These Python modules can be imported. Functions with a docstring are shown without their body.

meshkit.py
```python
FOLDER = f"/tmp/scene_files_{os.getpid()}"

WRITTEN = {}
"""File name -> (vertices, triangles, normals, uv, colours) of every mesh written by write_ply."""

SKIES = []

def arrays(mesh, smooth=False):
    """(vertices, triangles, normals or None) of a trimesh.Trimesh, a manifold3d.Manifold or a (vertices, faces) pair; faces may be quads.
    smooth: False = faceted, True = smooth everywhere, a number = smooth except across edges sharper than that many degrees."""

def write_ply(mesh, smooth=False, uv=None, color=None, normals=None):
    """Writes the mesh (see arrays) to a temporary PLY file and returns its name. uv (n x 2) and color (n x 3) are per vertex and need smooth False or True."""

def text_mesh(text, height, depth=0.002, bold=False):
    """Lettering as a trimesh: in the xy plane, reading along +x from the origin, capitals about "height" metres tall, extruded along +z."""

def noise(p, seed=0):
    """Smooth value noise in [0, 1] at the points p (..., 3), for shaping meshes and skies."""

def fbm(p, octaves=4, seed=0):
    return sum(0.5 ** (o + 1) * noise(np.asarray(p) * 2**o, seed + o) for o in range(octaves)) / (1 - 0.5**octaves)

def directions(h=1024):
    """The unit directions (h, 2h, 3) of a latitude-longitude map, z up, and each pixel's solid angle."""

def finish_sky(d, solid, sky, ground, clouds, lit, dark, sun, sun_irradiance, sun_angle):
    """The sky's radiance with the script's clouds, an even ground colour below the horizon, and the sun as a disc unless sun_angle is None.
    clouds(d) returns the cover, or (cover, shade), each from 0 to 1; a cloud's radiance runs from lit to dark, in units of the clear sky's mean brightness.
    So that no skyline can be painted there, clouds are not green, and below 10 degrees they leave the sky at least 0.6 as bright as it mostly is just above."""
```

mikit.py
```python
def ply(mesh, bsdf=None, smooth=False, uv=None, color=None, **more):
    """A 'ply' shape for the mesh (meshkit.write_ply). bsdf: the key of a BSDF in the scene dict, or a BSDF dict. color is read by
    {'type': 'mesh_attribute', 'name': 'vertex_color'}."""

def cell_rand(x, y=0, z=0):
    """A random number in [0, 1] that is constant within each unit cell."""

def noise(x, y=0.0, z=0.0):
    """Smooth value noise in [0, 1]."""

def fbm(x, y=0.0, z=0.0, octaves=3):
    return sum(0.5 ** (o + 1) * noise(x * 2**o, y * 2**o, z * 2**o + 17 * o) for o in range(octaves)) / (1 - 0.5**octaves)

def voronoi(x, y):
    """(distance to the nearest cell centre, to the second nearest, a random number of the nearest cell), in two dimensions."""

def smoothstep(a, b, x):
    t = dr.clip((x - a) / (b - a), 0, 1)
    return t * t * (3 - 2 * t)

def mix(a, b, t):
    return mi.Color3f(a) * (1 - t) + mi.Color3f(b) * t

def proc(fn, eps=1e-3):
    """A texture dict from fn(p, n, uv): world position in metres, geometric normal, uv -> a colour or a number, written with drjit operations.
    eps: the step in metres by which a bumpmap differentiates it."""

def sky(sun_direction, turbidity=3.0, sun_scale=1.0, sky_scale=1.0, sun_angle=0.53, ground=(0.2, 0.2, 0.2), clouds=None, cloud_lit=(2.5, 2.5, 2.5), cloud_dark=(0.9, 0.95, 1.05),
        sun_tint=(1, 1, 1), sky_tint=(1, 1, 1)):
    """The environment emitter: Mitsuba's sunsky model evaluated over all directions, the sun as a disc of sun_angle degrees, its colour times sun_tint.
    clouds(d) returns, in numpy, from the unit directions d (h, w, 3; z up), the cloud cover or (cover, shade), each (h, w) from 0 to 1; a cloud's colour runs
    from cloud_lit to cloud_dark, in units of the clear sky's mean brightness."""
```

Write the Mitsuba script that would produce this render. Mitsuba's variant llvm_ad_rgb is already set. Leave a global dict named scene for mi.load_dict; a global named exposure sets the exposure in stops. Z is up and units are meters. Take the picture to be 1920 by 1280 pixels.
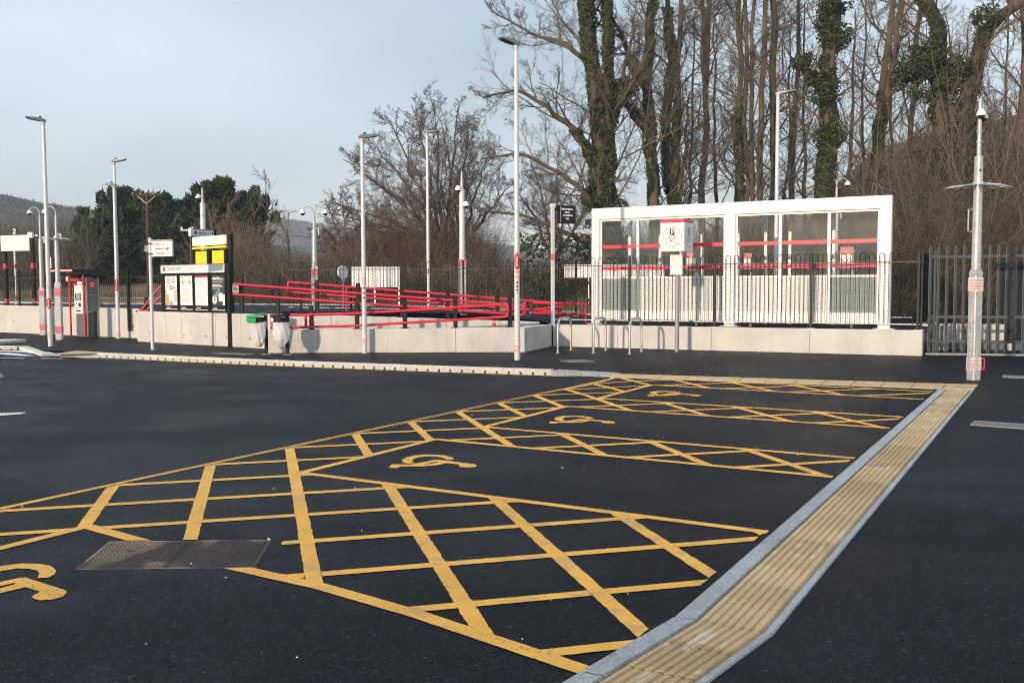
import math, numpy as np, trimesh, shapely, drjit as dr, mitsuba as mi, mikit, meshkit
from shapely.geometry import Polygon, LineString, Point, box as sbox
from shapely.ops import unary_union
from mikit import proc, noise, fbm, voronoi, smoothstep, mix, cell_rand

# ------------------------------------------------------------------ camera, sky, exposure
scene, labels = {}, {}
PITCH, ROLL = math.radians(3.459), -0.0042
_f = np.array([0, math.cos(PITCH), -math.sin(PITCH)]); _r = np.array([1.0, 0, 0]); _u = np.cross(_r, _f)
_up = math.cos(ROLL) * _u - math.sin(ROLL) * _r
scene['camera'] = {'type': 'perspective', 'fov': 56.73, 'fov_axis': 'x', 'near_clip': 0.1, 'far_clip': 6000.0,
                   'to_world': mi.ScalarTransform4f().look_at([0, 0, 1.6], (np.array([0, 0, 1.6]) + _f).tolist(), _up.tolist())}

def thin_cloud(d):
    n = meshkit.fbm(d * [2.2, 2.2, 4.5] + 3, 4, 4); m = meshkit.fbm(d * [7.0, 7.0, 15.0] + 11, 4, 9)
    c = np.clip((n - 0.28) * 1.9 + 0.35 * (m - 0.5), 0, 1)
    return 0.55 + 0.42 * c, 0.45 * (1 - c)

SUN = (-0.53, -0.825, 0.200)
scene['sky'] = mikit.sky(SUN, turbidity=3.0, sun_scale=1.0, sky_scale=1.0, sun_angle=1.0, clouds=thin_cloud,
                         cloud_lit=(2.90, 3.42, 3.92), cloud_dark=(1.60, 2.2, 2.95), sun_tint=(0.80, 1.02, 1.95))
exposure = 2.36

# ------------------------------------------------------------------ materials
def rgb(*c): return {'type': 'rgb', 'value': list(c)}
def pr(color, rough=0.6, metallic=0.0, spec=0.5, **k):
    return {'type': 'principled', 'base_color': color if isinstance(color, dict) else rgb(*color), 'roughness': rough, 'metallic': metallic, 'specular': spec, **k}
def mat(name, b): scene[name] = b if b['type'] in ('mask', 'twosided') else {'type': 'twosided', 'bsdf': b}

def f_asphalt(p, n, uv):
    g = noise(p.x * 95, p.y * 95, 1.0); g2 = noise(p.x * 210, p.y * 210, 4.0)
    big = fbm(p.x * 0.9, p.y * 0.9, 2.0, 4); lane = noise(p.x * 0.22 + p.y * 0.42, p.y * 1.2 - p.x * 0.7, 5.0)
    dust = smoothstep(0.60, 0.78, fbm(p.x * 0.75 + 20, p.y * 1.5, 3.0, 5)) * noise(p.x * 18, p.y * 18, 6.0)
    chip = smoothstep(0.985, 0.999, cell_rand(p.x * 62, p.y * 62, 7.0)) * smoothstep(0.55, 0.75, g2)
    g3 = noise(p.x * 42, p.y * 42, 8.0)
    v = 0.0036 + 0.011 * smoothstep(0.55, 0.88, g) + 0.010 * smoothstep(0.6, 0.9, g2) + 0.006 * (g3 - 0.5) + 0.007 * (big - 0.5) + 0.005 * (lane - 0.5) + 0.010 * dust
    return mi.Color3f(0.84, 0.95, 1.38) * dr.maximum(v, 0.003) + mi.Color3f(0.09, 0.09, 0.085) * chip
def f_asphalt_rough(p, n, uv): return 0.50 + 0.08 * smoothstep(0.35, 0.7, fbm(p.x * 1.3, p.y * 1.7, 3.0, 4))
def f_asphalt_bump(p, n, uv): return noise(p.x * 95, p.y * 95, 1.0) * 0.6 + noise(p.x * 210, p.y * 210, 4.0) * 0.4
scene['asphalt'] = {'type': 'twosided', 'bsdf': {'type': 'bumpmap', 'scale': 0.0018, 'arbitrary': proc(f_asphalt_bump, 2e-3),
                    'bsdf': pr(proc(f_asphalt), proc(f_asphalt_rough), spec=0.11)}}
def f_concrete(p, n, uv):
    a = fbm(p.x * 1.3 + p.y * 0.7, p.y * 1.3, p.z * 1.7, 4); b = fbm(p.x * 26, p.y * 26, p.z * 26, 2)
    streak = noise(p.x * 5.0 + p.y * 4.0, p.z * 0.5, 3.0)
    pits = smoothstep(0.80, 0.86, noise(p.x * 55, p.y * 55, p.z * 55))
    v = 0.57 + 0.17 * (a - 0.5) + 0.07 * (b - 0.5) + 0.06 * (streak - 0.5) - 0.08 * pits - 0.07 * smoothstep(0.62, 0.80, noise(p.x * 7.0 + p.y * 5.5, p.z * 0.7, 9.0)) * noise(p.x * 40, p.y * 40, p.z * 6)
    return mi.Color3f(1.0, 0.985, 0.92) * v
mat('concrete', pr(proc(f_concrete), 0.8, spec=0.25))
def f_kerb(p, n, uv):
    a = fbm(p.x * 2.1, p.y * 2.1, p.z * 6, 4); b = noise(p.x * 60, p.y * 60, p.z * 60)
    return mi.Color3f(1.0, 0.98, 0.9) * (0.56 + 0.18 * (a - 0.5) + 0.10 * (b - 0.5))
mat('kerb_concrete', pr(proc(f_kerb), 0.8, spec=0.25))
def f_granite(p, n, uv):
    a = fbm(p.x * 3, p.y * 3, 2.0, 3); b = noise(p.x * 120, p.y * 120, 1.0); c = noise(p.x * 40, p.y * 40, 5.0)
    return mi.Color3f(0.93, 1.0, 1.05) * (0.33 + 0.14 * (a - 0.5) + 0.16 * (b - 0.5) + 0.06 * (c - 0.5))
mat('granite', pr(proc(f_granite), 0.75, spec=0.3))
def f_tactile(p, n, uv):
    u = p.x * 0.5019 + p.y * 0.8649; v = p.x * 0.8649 - p.y * 0.5019
    worn = smoothstep(0.74, 0.80, noise(u * 9.0, v * 23.15, 2.0)) * smoothstep(0.45, 0.6, noise(u * 1.3, v * 3.0, 8.0)) * (0.35 + 0.5 * noise(p.x * 60, p.y * 60, 3.0))
    slab = cell_rand(u * 3.0303, 1.0, 3.0)
    g = noise(p.x * 110, p.y * 110, 2.0); a = fbm(p.x * 4, p.y * 4, 1.0, 3)
    base = mi.Color3f(0.46, 0.345, 0.195) * (0.80 + 0.3 * slab + 0.25 * (a - 0.5) + 0.22 * (g - 0.5))
    return base * (1 - worn) + mi.Color3f(0.58, 0.53, 0.43) * worn
mat('buff_paving', pr(proc(f_tactile), 0.8, spec=0.25))
def f_yellow(p, n, uv):
    a = fbm(p.x * 3.5, p.y * 3.5, 1.0, 4); g = noise(p.x * 150, p.y * 150, 2.0)
    wear = smoothstep(0.80, 0.9, noise(p.x * 130, p.y * 130, 9.0)) * smoothstep(0.45, 0.7, fbm(p.x * 2.2, p.y * 2.2, 6.0, 3))
    scuff = smoothstep(0.62, 0.74, fbm(p.x * 9, p.y * 9, 12.0, 3))
    c = mi.Color3f(0.80, 0.43, 0.078) * (0.92 + 0.30 * (a - 0.5) + 0.20 * (g - 0.5))
    c = c * (1 - 0.42 * scuff) + mi.Color3f(0.36, 0.27, 0.15) * (0.42 * scuff)
    return c * (1 - 0.75 * wear) + mi.Color3f(0.03, 0.03, 0.033) * (0.75 * wear)
mat('yellow_paint', pr(proc(f_yellow), 0.65, spec=0.35))
def f_white_road(p, n, uv):
    g = noise(p.x * 60, p.y * 60, 2.0); a = fbm(p.x * 3, p.y * 3, 1.0, 3)
    return mi.Color3f(0.72, 0.72, 0.70) * (0.9 + 0.2 * (g - 0.5) + 0.25 * (a - 0.5))
mat('white_road_paint', pr(proc(f_white_road), 0.65))
def f_rust(p, n, uv):
    a = fbm(p.x * 7, p.y * 7, 1.0, 4); b = smoothstep(0.44, 0.56, fbm(p.x * 2.9 + 3, p.y * 2.6, 4.0, 3)); g = noise(p.x * 120, p.y * 120, 3.0)
    return mix((0.080, 0.050, 0.042), (0.29, 0.225, 0.155), b) * (0.65 + 0.6 * a + 0.2 * (g - 0.5))
mat('rusty_iron', pr(proc(f_rust), 0.7, spec=0.4))
def f_galv(p, n, uv):
    d, e, w = voronoi(p.x * 30 + p.y * 21, p.z * 22); a = fbm(p.x * 3, p.y * 3, p.z * 2.2, 3)
    return mi.Color3f(0.97, 1.0, 1.02) * (0.50 + 0.10 * (w - 0.5) + 0.18 * (a - 0.5))
mat('galvanised', pr(proc(f_galv), 0.45, 0.25, spec=0.5))
def f_palisade(p, n, uv): return mi.Color3f(0.060, 0.070, 0.078) * (0.85 + 0.4 * fbm(p.x * 8, p.y * 8, p.z * 3, 3))
mat('palisade_steel', pr(proc(f_palisade), 0.5, 0.3))
def f_bark(p, n, uv):
    a = fbm(p.x * 14, p.y * 14, p.z * 3.5, 3); b = noise(p.x * 1.1, p.y * 1.1, p.z * 0.6); m = smoothstep(0.52, 0.75, fbm(p.x * 2.0, p.y * 2.0, p.z * 0.9, 3))
    c = mix((0.065, 0.052, 0.040), (0.175, 0.138, 0.100), a) * (0.75 + 0.5 * b)
    return c * (1 - 0.5 * m) + mi.Color3f(0.075, 0.080, 0.035) * (0.5 * m)
mat('bark', pr(proc(f_bark), 0.9, spec=0.2))
mat('infill_white', pr((0.58, 0.61, 0.59), 0.3))
mat('cover_grey', pr((0.13, 0.135, 0.14), 0.7))
mat('twig', pr({'type': 'mesh_attribute', 'name': 'vertex_color'}, 0.9, spec=0.15))
def f_ivy(p, n, uv):
    r = cell_rand(p.x * 6, p.y * 6, p.z * 6); r2 = noise(p.x * 1.2, p.y * 1.2, p.z * 1.2)
    return mix((0.016, 0.026, 0.009), (0.058, 0.070, 0.022), r * 0.6 + r2 * 0.4)
mat('ivy_leaf', pr(proc(f_ivy), 0.5, spec=0.35))
def f_conifer(p, n, uv):
    r = cell_rand(p.x * 3, p.y * 3, p.z * 3); r2 = noise(p.x * 0.5, p.y * 0.5, p.z * 0.5)
    return mix((0.018, 0.034, 0.017), (0.066, 0.092, 0.036), r * 0.5 + r2 * 0.5)
mat('conifer_needles', pr(proc(f_conifer), 0.75, spec=0.15))
def f_soil(p, n, uv):
    a = fbm(p.x * 0.35, p.y * 0.35, 1.0, 4); b = fbm(p.x * 5, p.y * 5, p.z * 5, 3); gr = smoothstep(0.5, 0.66, fbm(p.x * 0.12, p.y * 0.12, 7.0, 3))
    c = mix((0.10, 0.072, 0.045), (0.20, 0.15, 0.095), a) * (0.6 + 0.8 * b)
    return c * (1 - 0.55 * gr) + mi.Color3f(0.10, 0.115, 0.045) * (0.55 * gr)
mat('leaf_litter', pr(proc(f_soil), 0.95, spec=0.1))
def f_hill(p, n, uv):
    a = fbm(p.x * 0.010, p.y * 0.010, p.z * 0.03, 4); b = fbm(p.x * 0.16, p.y * 0.16, p.z * 0.3, 3); c = noise(p.x * 0.9, p.y * 0.9, p.z * 0.9)
    ev = smoothstep(0.55, 0.63, fbm(p.x * 0.018 + 5, p.y * 0.018, p.z * 0.05, 3))
    col = mix((0.055, 0.045, 0.038), (0.098, 0.080, 0.062), a) * (0.45 + 0.75 * b + 0.35 * (c - 0.5))
    return col * (1 - 0.6 * ev) + mi.Color3f(0.030, 0.042, 0.026) * (0.6 * ev)
mat('hill_woodland', pr(proc(f_hill), 0.95, spec=0.1))
mat('grey_hardwood', pr((0.16, 0.12, 0.09), 0.9))
def f_wood(p, n, uv): return mix((0.055, 0.036, 0.028), (0.10, 0.068, 0.052), noise(p.x * 22, p.y * 22, p.z * 1.2))
mat('brown_timber', pr(proc(f_wood), 0.85, spec=0.2))
mat('white_coat', pr((0.80, 0.80, 0.79), 0.35))
mat('pole_white', pr((0.62, 0.63, 0.66), 0.38, 0.1))
mat('sign_white', pr((0.80, 0.80, 0.78), 0.5))
mat('black_coat', pr((0.012, 0.011, 0.012), 0.5, spec=0.25))
mat('red_coat', pr((0.68, 0.025, 0.055), 0.38))
mat('red_vinyl', pr((0.55, 0.03, 0.05), 0.5))
mat('faded_red', pr((0.60, 0.17, 0.19), 0.55))
mat('lamp_grey', pr((0.25, 0.255, 0.265), 0.45, 0.2))
mat('dark_lens', pr((0.03, 0.03, 0.035), 0.15))
mat('fence_coat', pr((0.012, 0.012, 0.013), 0.5, spec=0.3))
mat('print_black', pr((0.02, 0.02, 0.022), 0.6))
mat('print_grey', pr((0.20, 0.20, 0.20), 0.6))
mat('print_pale', pr((0.52, 0.52, 0.50), 0.6))
mat('yellow_card', pr((0.86, 0.66, 0.02), 0.5))
mat('teal_print', pr((0.10, 0.30, 0.36), 0.5))
mat('tan_print', pr((0.55, 0.36, 0.18), 0.5))
mat('charcoal_print', pr((0.055, 0.06, 0.06), 0.5))
mat('grey_panel', pr((0.30, 0.32, 0.33), 0.5))
mat('slate_panel', pr((0.11, 0.13, 0.135), 0.5))
mat('cabinet_steel', pr((0.055, 0.062, 0.063), 0.5))
mat('navy_steel', pr((0.022, 0.026, 0.04), 0.5, spec=0.25))
mat('stainless', pr((0.62, 0.60, 0.57), 0.33, 0.75))
mat('post_grey', pr((0.30, 0.30, 0.285), 0.45, 0.3))
mat('green_plastic', pr((0.03, 0.40, 0.12), 0.4))
mat('teal_louvre', pr((0.36, 0.45, 0.44), 0.5))
mat('brass', pr((0.55, 0.42, 0.12), 0.4, 0.6))
# a toughened pane: clear, with the slightly wavy eight or nine per cent reflection of its two faces
scene['glass'] = {'type': 'mask', 'opacity': 0.09, 'bsdf': {'type': 'twosided', 'bsdf': {'type': 'roughconductor', 'material': 'none', 'distribution': 'beckmann', 'alpha': 0.025}}}
scene['bag_film'] = {'type': 'principledthin', 'base_color': rgb(0.92, 0.91, 0.92), 'roughness': 0.35, 'diff_trans': 0.7, 'spec_trans': 0.0}

# ------------------------------------------------------------------ mesh helpers: a mesh is a pair (vertices, triangles)
def cat(*ms):
    vs, fs, k = [], [], 0
    for v, f in ms:
        v, f = np.asarray(v, float), np.asarray(f, int)
        if len(f) == 0: continue
        if f.shape[1] == 4: f = np.vstack([f[:, [0, 1, 2]], f[:, [0, 2, 3]]])
        vs.append(v); fs.append(f + k); k += len(v)
    return np.vstack(vs), np.vstack(fs)
def tm(m): return np.array(m.vertices), np.array(m.faces)
BOXF = np.array([[0, 2, 3], [0, 3, 1], [4, 5, 7], [4, 7, 6], [0, 1, 5], [0, 5, 4], [2, 6, 7], [2, 7, 3], [0, 4, 6], [0, 6, 2], [1, 3, 7], [1, 7, 5]])
BOXV = np.array([[x, y, z] for z in (0, 1) for y in (0, 1) for x in (0, 1)], float)
def box(x0, x1, y0, y1, z0, z1): return BOXV * [x1 - x0, y1 - y0, z1 - z0] + [x0, y0, z0], BOXF
def cbox(x0, x1, y0, y1, z0, z1, b=0.008):
    c = np.array([(x0 + x1) / 2, (y0 + y1) / 2, (z0 + z1) / 2]); h = np.array([x1 - x0, y1 - y0, z1 - z0]) / 2; b = min(b, h.min() * 0.6)
    p = []
    for s in np.ndindex(2, 2, 2):
        s = np.array(s) * 2 - 1
        for k in range(3):
            d = np.full(3, b); d[k] = 0
            p.append(c + s * (h - d))
    return tm(trimesh.convex.convex_hull(np.array(p)))
def mv(m, o=(0, 0, 0), a=0.0, tilt=0.0):
    """tilt about x, turned by a about z, then moved to o"""
    v = np.array(m[0], float)
    if tilt:
        c, s = math.cos(tilt), math.sin(tilt); v = np.stack([v[:, 0], c * v[:, 1] - s * v[:, 2], s * v[:, 1] + c * v[:, 2]], 1)
    c, s = math.cos(a), math.sin(a)
    return np.stack([c * v[:, 0] - s * v[:, 1], s * v[:, 0] + c * v[:, 1], v[:, 2]], 1) + np.asarray(o, float), m[1]
def bar(p0, p1, w, h):
    p0, p1 = np.array(p0, float), np.array(p1, float); d = p1 - p0; L = np.linalg.norm(d); d /= L
    up = np.array([0, 0, 1.0]) if abs(d[2]) < 0.95 else np.array([0, 1.0, 0])
    x = np.cross(d, up); x /= np.linalg.norm(x); z = np.cross(x, d)
    v = BOXV * [w, L, h] - [w / 2, 0, h / 2]
    return p0 + v[:, :1] * x + v[:, 1:2] * d + v[:, 2:] * z, BOXF
def tube(P, R, s=8, cap=True):
    P = np.array(P, float); k = len(P); R = np.full(k, R) if np.isscalar(R) else np.array(R, float)
    t = np.gradient(P, axis=0); t /= np.maximum(np.linalg.norm(t, axis=1, keepdims=True), 1e-9)
    ref = np.array([0.31, 0.17, 0.94]) if np.abs(t[:, 2]).mean() < 0.8 else np.array([0.94, 0.31, 0.1])
    a = np.cross(t, ref); a /= np.linalg.norm(a, axis=1, keepdims=True); b = np.cross(t, a)
    th = np.arange(s) * 2 * np.pi / s
    v = (P[:, None] + R[:, None, None] * (np.cos(th)[None, :, None] * a[:, None] + np.sin(th)[None, :, None] * b[:, None])).reshape(-1, 3)
    i, j = np.meshgrid(np.arange(k - 1), np.arange(s), indexing='ij'); j2 = (j + 1) % s
    q = np.stack([i * s + j, i * s + j2, (i + 1) * s + j2, (i + 1) * s + j], -1).reshape(-1, 4)
    f = np.vstack([q[:, [0, 2, 1]], q[:, [0, 3, 2]]])
    if cap:
        n = len(v); v = np.vstack([v, P[0], P[-1]]); jj = np.arange(s); jn = (jj + 1) % s
        f = np.vstack([f, np.stack([np.full(s, n), jj, jn], 1), np.stack([np.full(s, n + 1), (k - 1) * s + jn, (k - 1) * s + jj], 1)])
    return v, f
def cyl(x, y, z0, z1, r0, r1=None, s=14): return tube([[x, y, z0], [x, y, z1]], [r0, r0 if r1 is None else r1], s)
def tubes(P, R, s):
    """many tubes at once: P (n,k,3), R (n,k)"""
    n, k = R.shape
    t = np.gradient(P, axis=1); t /= np.maximum(np.linalg.norm(t, axis=2, keepdims=True), 1e-9)
    a = np.cross(t, [0.37, 0.19, 0.9]); a /= np.maximum(np.linalg.norm(a, axis=2, keepdims=True), 1e-6); b = np.cross(t, a)
    th = np.arange(s) * 2 * np.pi / s
    v = P[:, :, None] + R[:, :, None, None] * (np.cos(th)[:, None] * a[:, :, None] + np.sin(th)[:, None] * b[:, :, None])
    m, i, j = np.meshgrid(np.arange(n) * k * s, np.arange(k - 1) * s, np.arange(s), indexing='ij'); j2 = (j + 1) % s
    A, B, C, D = m + i + j, m + i + j2, m + i + s + j2, m + i + s + j
    return v.reshape(-1, 3), np.vstack([np.stack([A, C, B], -1).reshape(-1, 3), np.stack([A, D, C], -1).reshape(-1, 3)])
def sphere(c, r, sub=2, sq=(1, 1, 1)):
    m = trimesh.creation.icosphere(subdivisions=sub, radius=r); return np.array(m.vertices) * sq + c, np.array(m.faces)
def flat(poly, z=0.0):
    out = []
    for g in getattr(poly, 'geoms', [poly]):
        if g.geom_type != 'Polygon' or g.area < 1e-5: continue
        v, f = trimesh.creation.triangulate_polygon(g, engine='earcut')
        v = np.asarray(v); f = np.asarray(f)
        e1 = v[f[:, 1]] - v[f[:, 0]]; e2 = v[f[:, 2]] - v[f[:, 0]]
        f = np.where((e1[:, 0] * e2[:, 1] - e1[:, 1] * e2[:, 0] < 0)[:, None], f[:, ::-1], f)
        out.append((np.column_stack([v, np.full(len(v), z)]), f))
    return cat(*out)
def slab(poly, z0, z1):
    out = []
    for g in getattr(poly, 'geoms', [poly]):
        if g.geom_type == 'Polygon' and g.area > 1e-6:
            m = trimesh.creation.extrude_polygon(g, z1 - z0, engine='earcut'); m.apply_translation([0, 0, z0]); out.append(tm(m))
    return cat(*out)
def upright(m, o, a=0.0):
    """a mesh drawn in xy (x along, y up, z towards the viewer) stood up at o, facing -y before it is turned by a"""
    v = np.asarray(m[0]); return mv((np.stack([v[:, 0], -v[:, 2], v[:, 1]], 1), m[1]), o, a)
def text(s, h, bold=False, depth=0.002): return tm(meshkit.text_mesh(s, h, depth, bold))
def wide(m): return m[0][:, 0].max() - m[0][:, 0].min()

count = {}
def name(base):
    k = count.get(base, -1) + 1; count[base] = k
    return base if k == 0 else f'{base}_{k:03d}'
def put(key, mesh, bsdf, smooth=False, **k):
    if isinstance(mesh, tuple): mesh = (np.asarray(mesh[0], float), np.asarray(mesh[1], int))
    scene[key] = mikit.ply(mesh, bsdf, smooth=smooth, **k); return key
def thing(base, label, cat_, group=None):
    key = name(base); labels[key] = {'label': label, 'category': cat_}
    if group: labels[key]['group'] = group
    return key
def part(holder, base, mesh, bsdf, smooth=False, label=None, stuff=False, **k):
    key = put(name(f'{holder}__{base}'), mesh, bsdf, smooth, **k)
    if label: labels[key] = {'label': label}
    if stuff: labels.setdefault(key, {})['kind'] = 'stuff'
    return key
def struct(base, mesh, bsdf, label=None, smooth=False):
    key = put(name(base), mesh, bsdf, smooth); labels[key] = {'kind': 'structure', 'label': label or base.replace('_', ' '), 'category': base.replace('_', ' ')}; return key
rng = np.random.default_rng(7)

# the bays' grid: u along the row of bays, v across it (1 unit = one metre of this scene)
GA = 0.52577; GS, GC = math.sin(GA), math.cos(GA)
def G(u, v): return u * GS + v * GC, u * GC - v * GS
def gpoly(p): return Polygon([G(*q) for q in p])
def gmesh(m, z=0.0):
    v = np.asarray(m[0]); x, y = G(v[:, 0], v[:, 1]); return np.stack([x, y, v[:, 2] + z], 1), np.asarray(m[1])[:, ::-1]

# ------------------------------------------------------------------ ground, road, footway, platform
KERB = np.array([[-9.85, 22.70], [-7.3, 21.33], [-4.75, 20.05], [-1.69, 18.71], [0.89, 17.66]])       # back edge of the drainage kerb
def kdist(x, y):
    """how far in front of the kerb line, and whether the kerb stands there (1) or is dropped (0)"""
    d = np.full(np.shape(x), 99.0)
    ext = np.vstack([[-22.0, 29.0], KERB, [2.2, 16.9]])
    for a, b in zip(ext[:-1], ext[1:]):
        t = np.clip(((x - a[0]) * (b[0] - a[0]) + (y - a[1]) * (b[1] - a[1])) / ((b - a) @ (b - a)), 0, 1)
        d = np.minimum(d, np.hypot(x - a[0] - t * (b[0] - a[0]), y - a[1] - t * (b[1] - a[1])))
    return d
def sst(a, b, x): t = np.clip((x - a) / (b - a), 0, 1); return t * t * (3 - 2 * t)
def zroad(x, y): return -0.10 * sst(3.6, 0.25, kdist(x, y)) * sst(2.0, 0.6, x) * sst(-12.2, -10.0, x)
def drape(m, dz):
    v = np.array(m[0]); v[:, 2] = zroad(v[:, 0], v[:, 1]) + dz; return v, m[1]
def grid(xs, ys, fz):
    X, Y = np.meshgrid(xs, ys); n = len(xs); m = len(ys)
    i, j = np.meshgrid(np.arange(m - 1), np.arange(n - 1), indexing='ij'); a = (i * n + j).ravel()
    return np.column_stack([X.ravel(), Y.ravel(), fz(X, Y).ravel()]), np.vstack([np.stack([a, a + 1, a + n + 1], 1), np.stack([a, a + n + 1, a + n], 1)])

def zland(x, y):
    z = -0.16 + 1.25 * sst(33, 41, y + 0.22 * x) + 1.6 * sst(45, 75, y + 0.1 * x) + 3.0 * sst(80, 300, y)
    z = z + 1.6 * sst(6, 22, x) * sst(24, 40, y)
    return z + 0.25 * (meshkit.fbm(np.stack([x * 0.2, y * 0.2, 0 * x], -1), 3, 3) - 0.5) * sst(33, 38, y + 0.22 * x)
gs = np.concatenate([-np.geomspace(60, 3000, 40)[::-1], np.linspace(-59, 59, 160), np.geomspace(60, 3000, 40)])
gy = np.concatenate([-np.geomspace(20, 3000, 30)[::-1], np.linspace(-19, 24, 12), np.linspace(25, 90, 120), np.geomspace(92, 3000, 40)])
struct('ground', grid(gs, gy, zland), 'leaf_litter', 'brown earth and leaf litter rising behind the platform', True)

inner = np.vstack([[-22.0, 29.0], KERB])
RX, RY = np.linspace(-46, 14, 150), np.linspace(-12, 30, 120)
road_poly = Polygon([(-46, -12), (-9, -12), G(-10, -3.505), G(4.25, -1.58), G(15.44, -1.58), (1.72, 16.2), (0.89, 17.55)] + [tuple(q) for q in (KERB - [0.05, 0.1])[::-1]] + [(-10.7, 23.2), (-22, 29.0), (-46, 38)])
def road_mesh():
    """the tarmac as a fine sheet, so that it can fall towards the gutter"""
    cells = []
    for x0 in np.arange(-46, 14, 1.0):
        for y0 in np.arange(-12, 40, 1.0):
            c = road_poly.intersection(sbox(x0, y0, x0 + 1, y0 + 1))
            if c.is_empty or c.area < 1e-4: continue
            near_ = kdist(np.array([x0 + 0.5]), np.array([y0 + 0.5]))[0] < 4.6 and -13.5 < x0 < 2.5
            k = 6 if near_ else 1
            for i in range(k):
                for j in range(k):
                    d = c if k == 1 else c.intersection(sbox(x0 + i / k, y0 + j / k, x0 + (i + 1) / k, y0 + (j + 1) / k))
                    if not d.is_empty and d.area > 1e-5: cells.append(flat(d))
    return cat(*cells)
struct('car_park', drape(road_mesh(), 0.0), 'asphalt', 'dark new tarmac of the car park', False)
foot_poly = Polygon([(-40, 37.2), (-22, 29.0)] + [tuple(q) for q in KERB] + [(1.88, 16.67), (7.18, 14.69)] + [G(4.25, -1.10), G(2.2, -1.38), G(-8, -2.7)] + [(14, -12), (24, -12), (24, 30), (8, 30), (-14, 40), (-40, 50)])
struct('pavement', flat(foot_poly, 0.002), 'asphalt', 'dark tarmac footway in front of the station wall')

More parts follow.
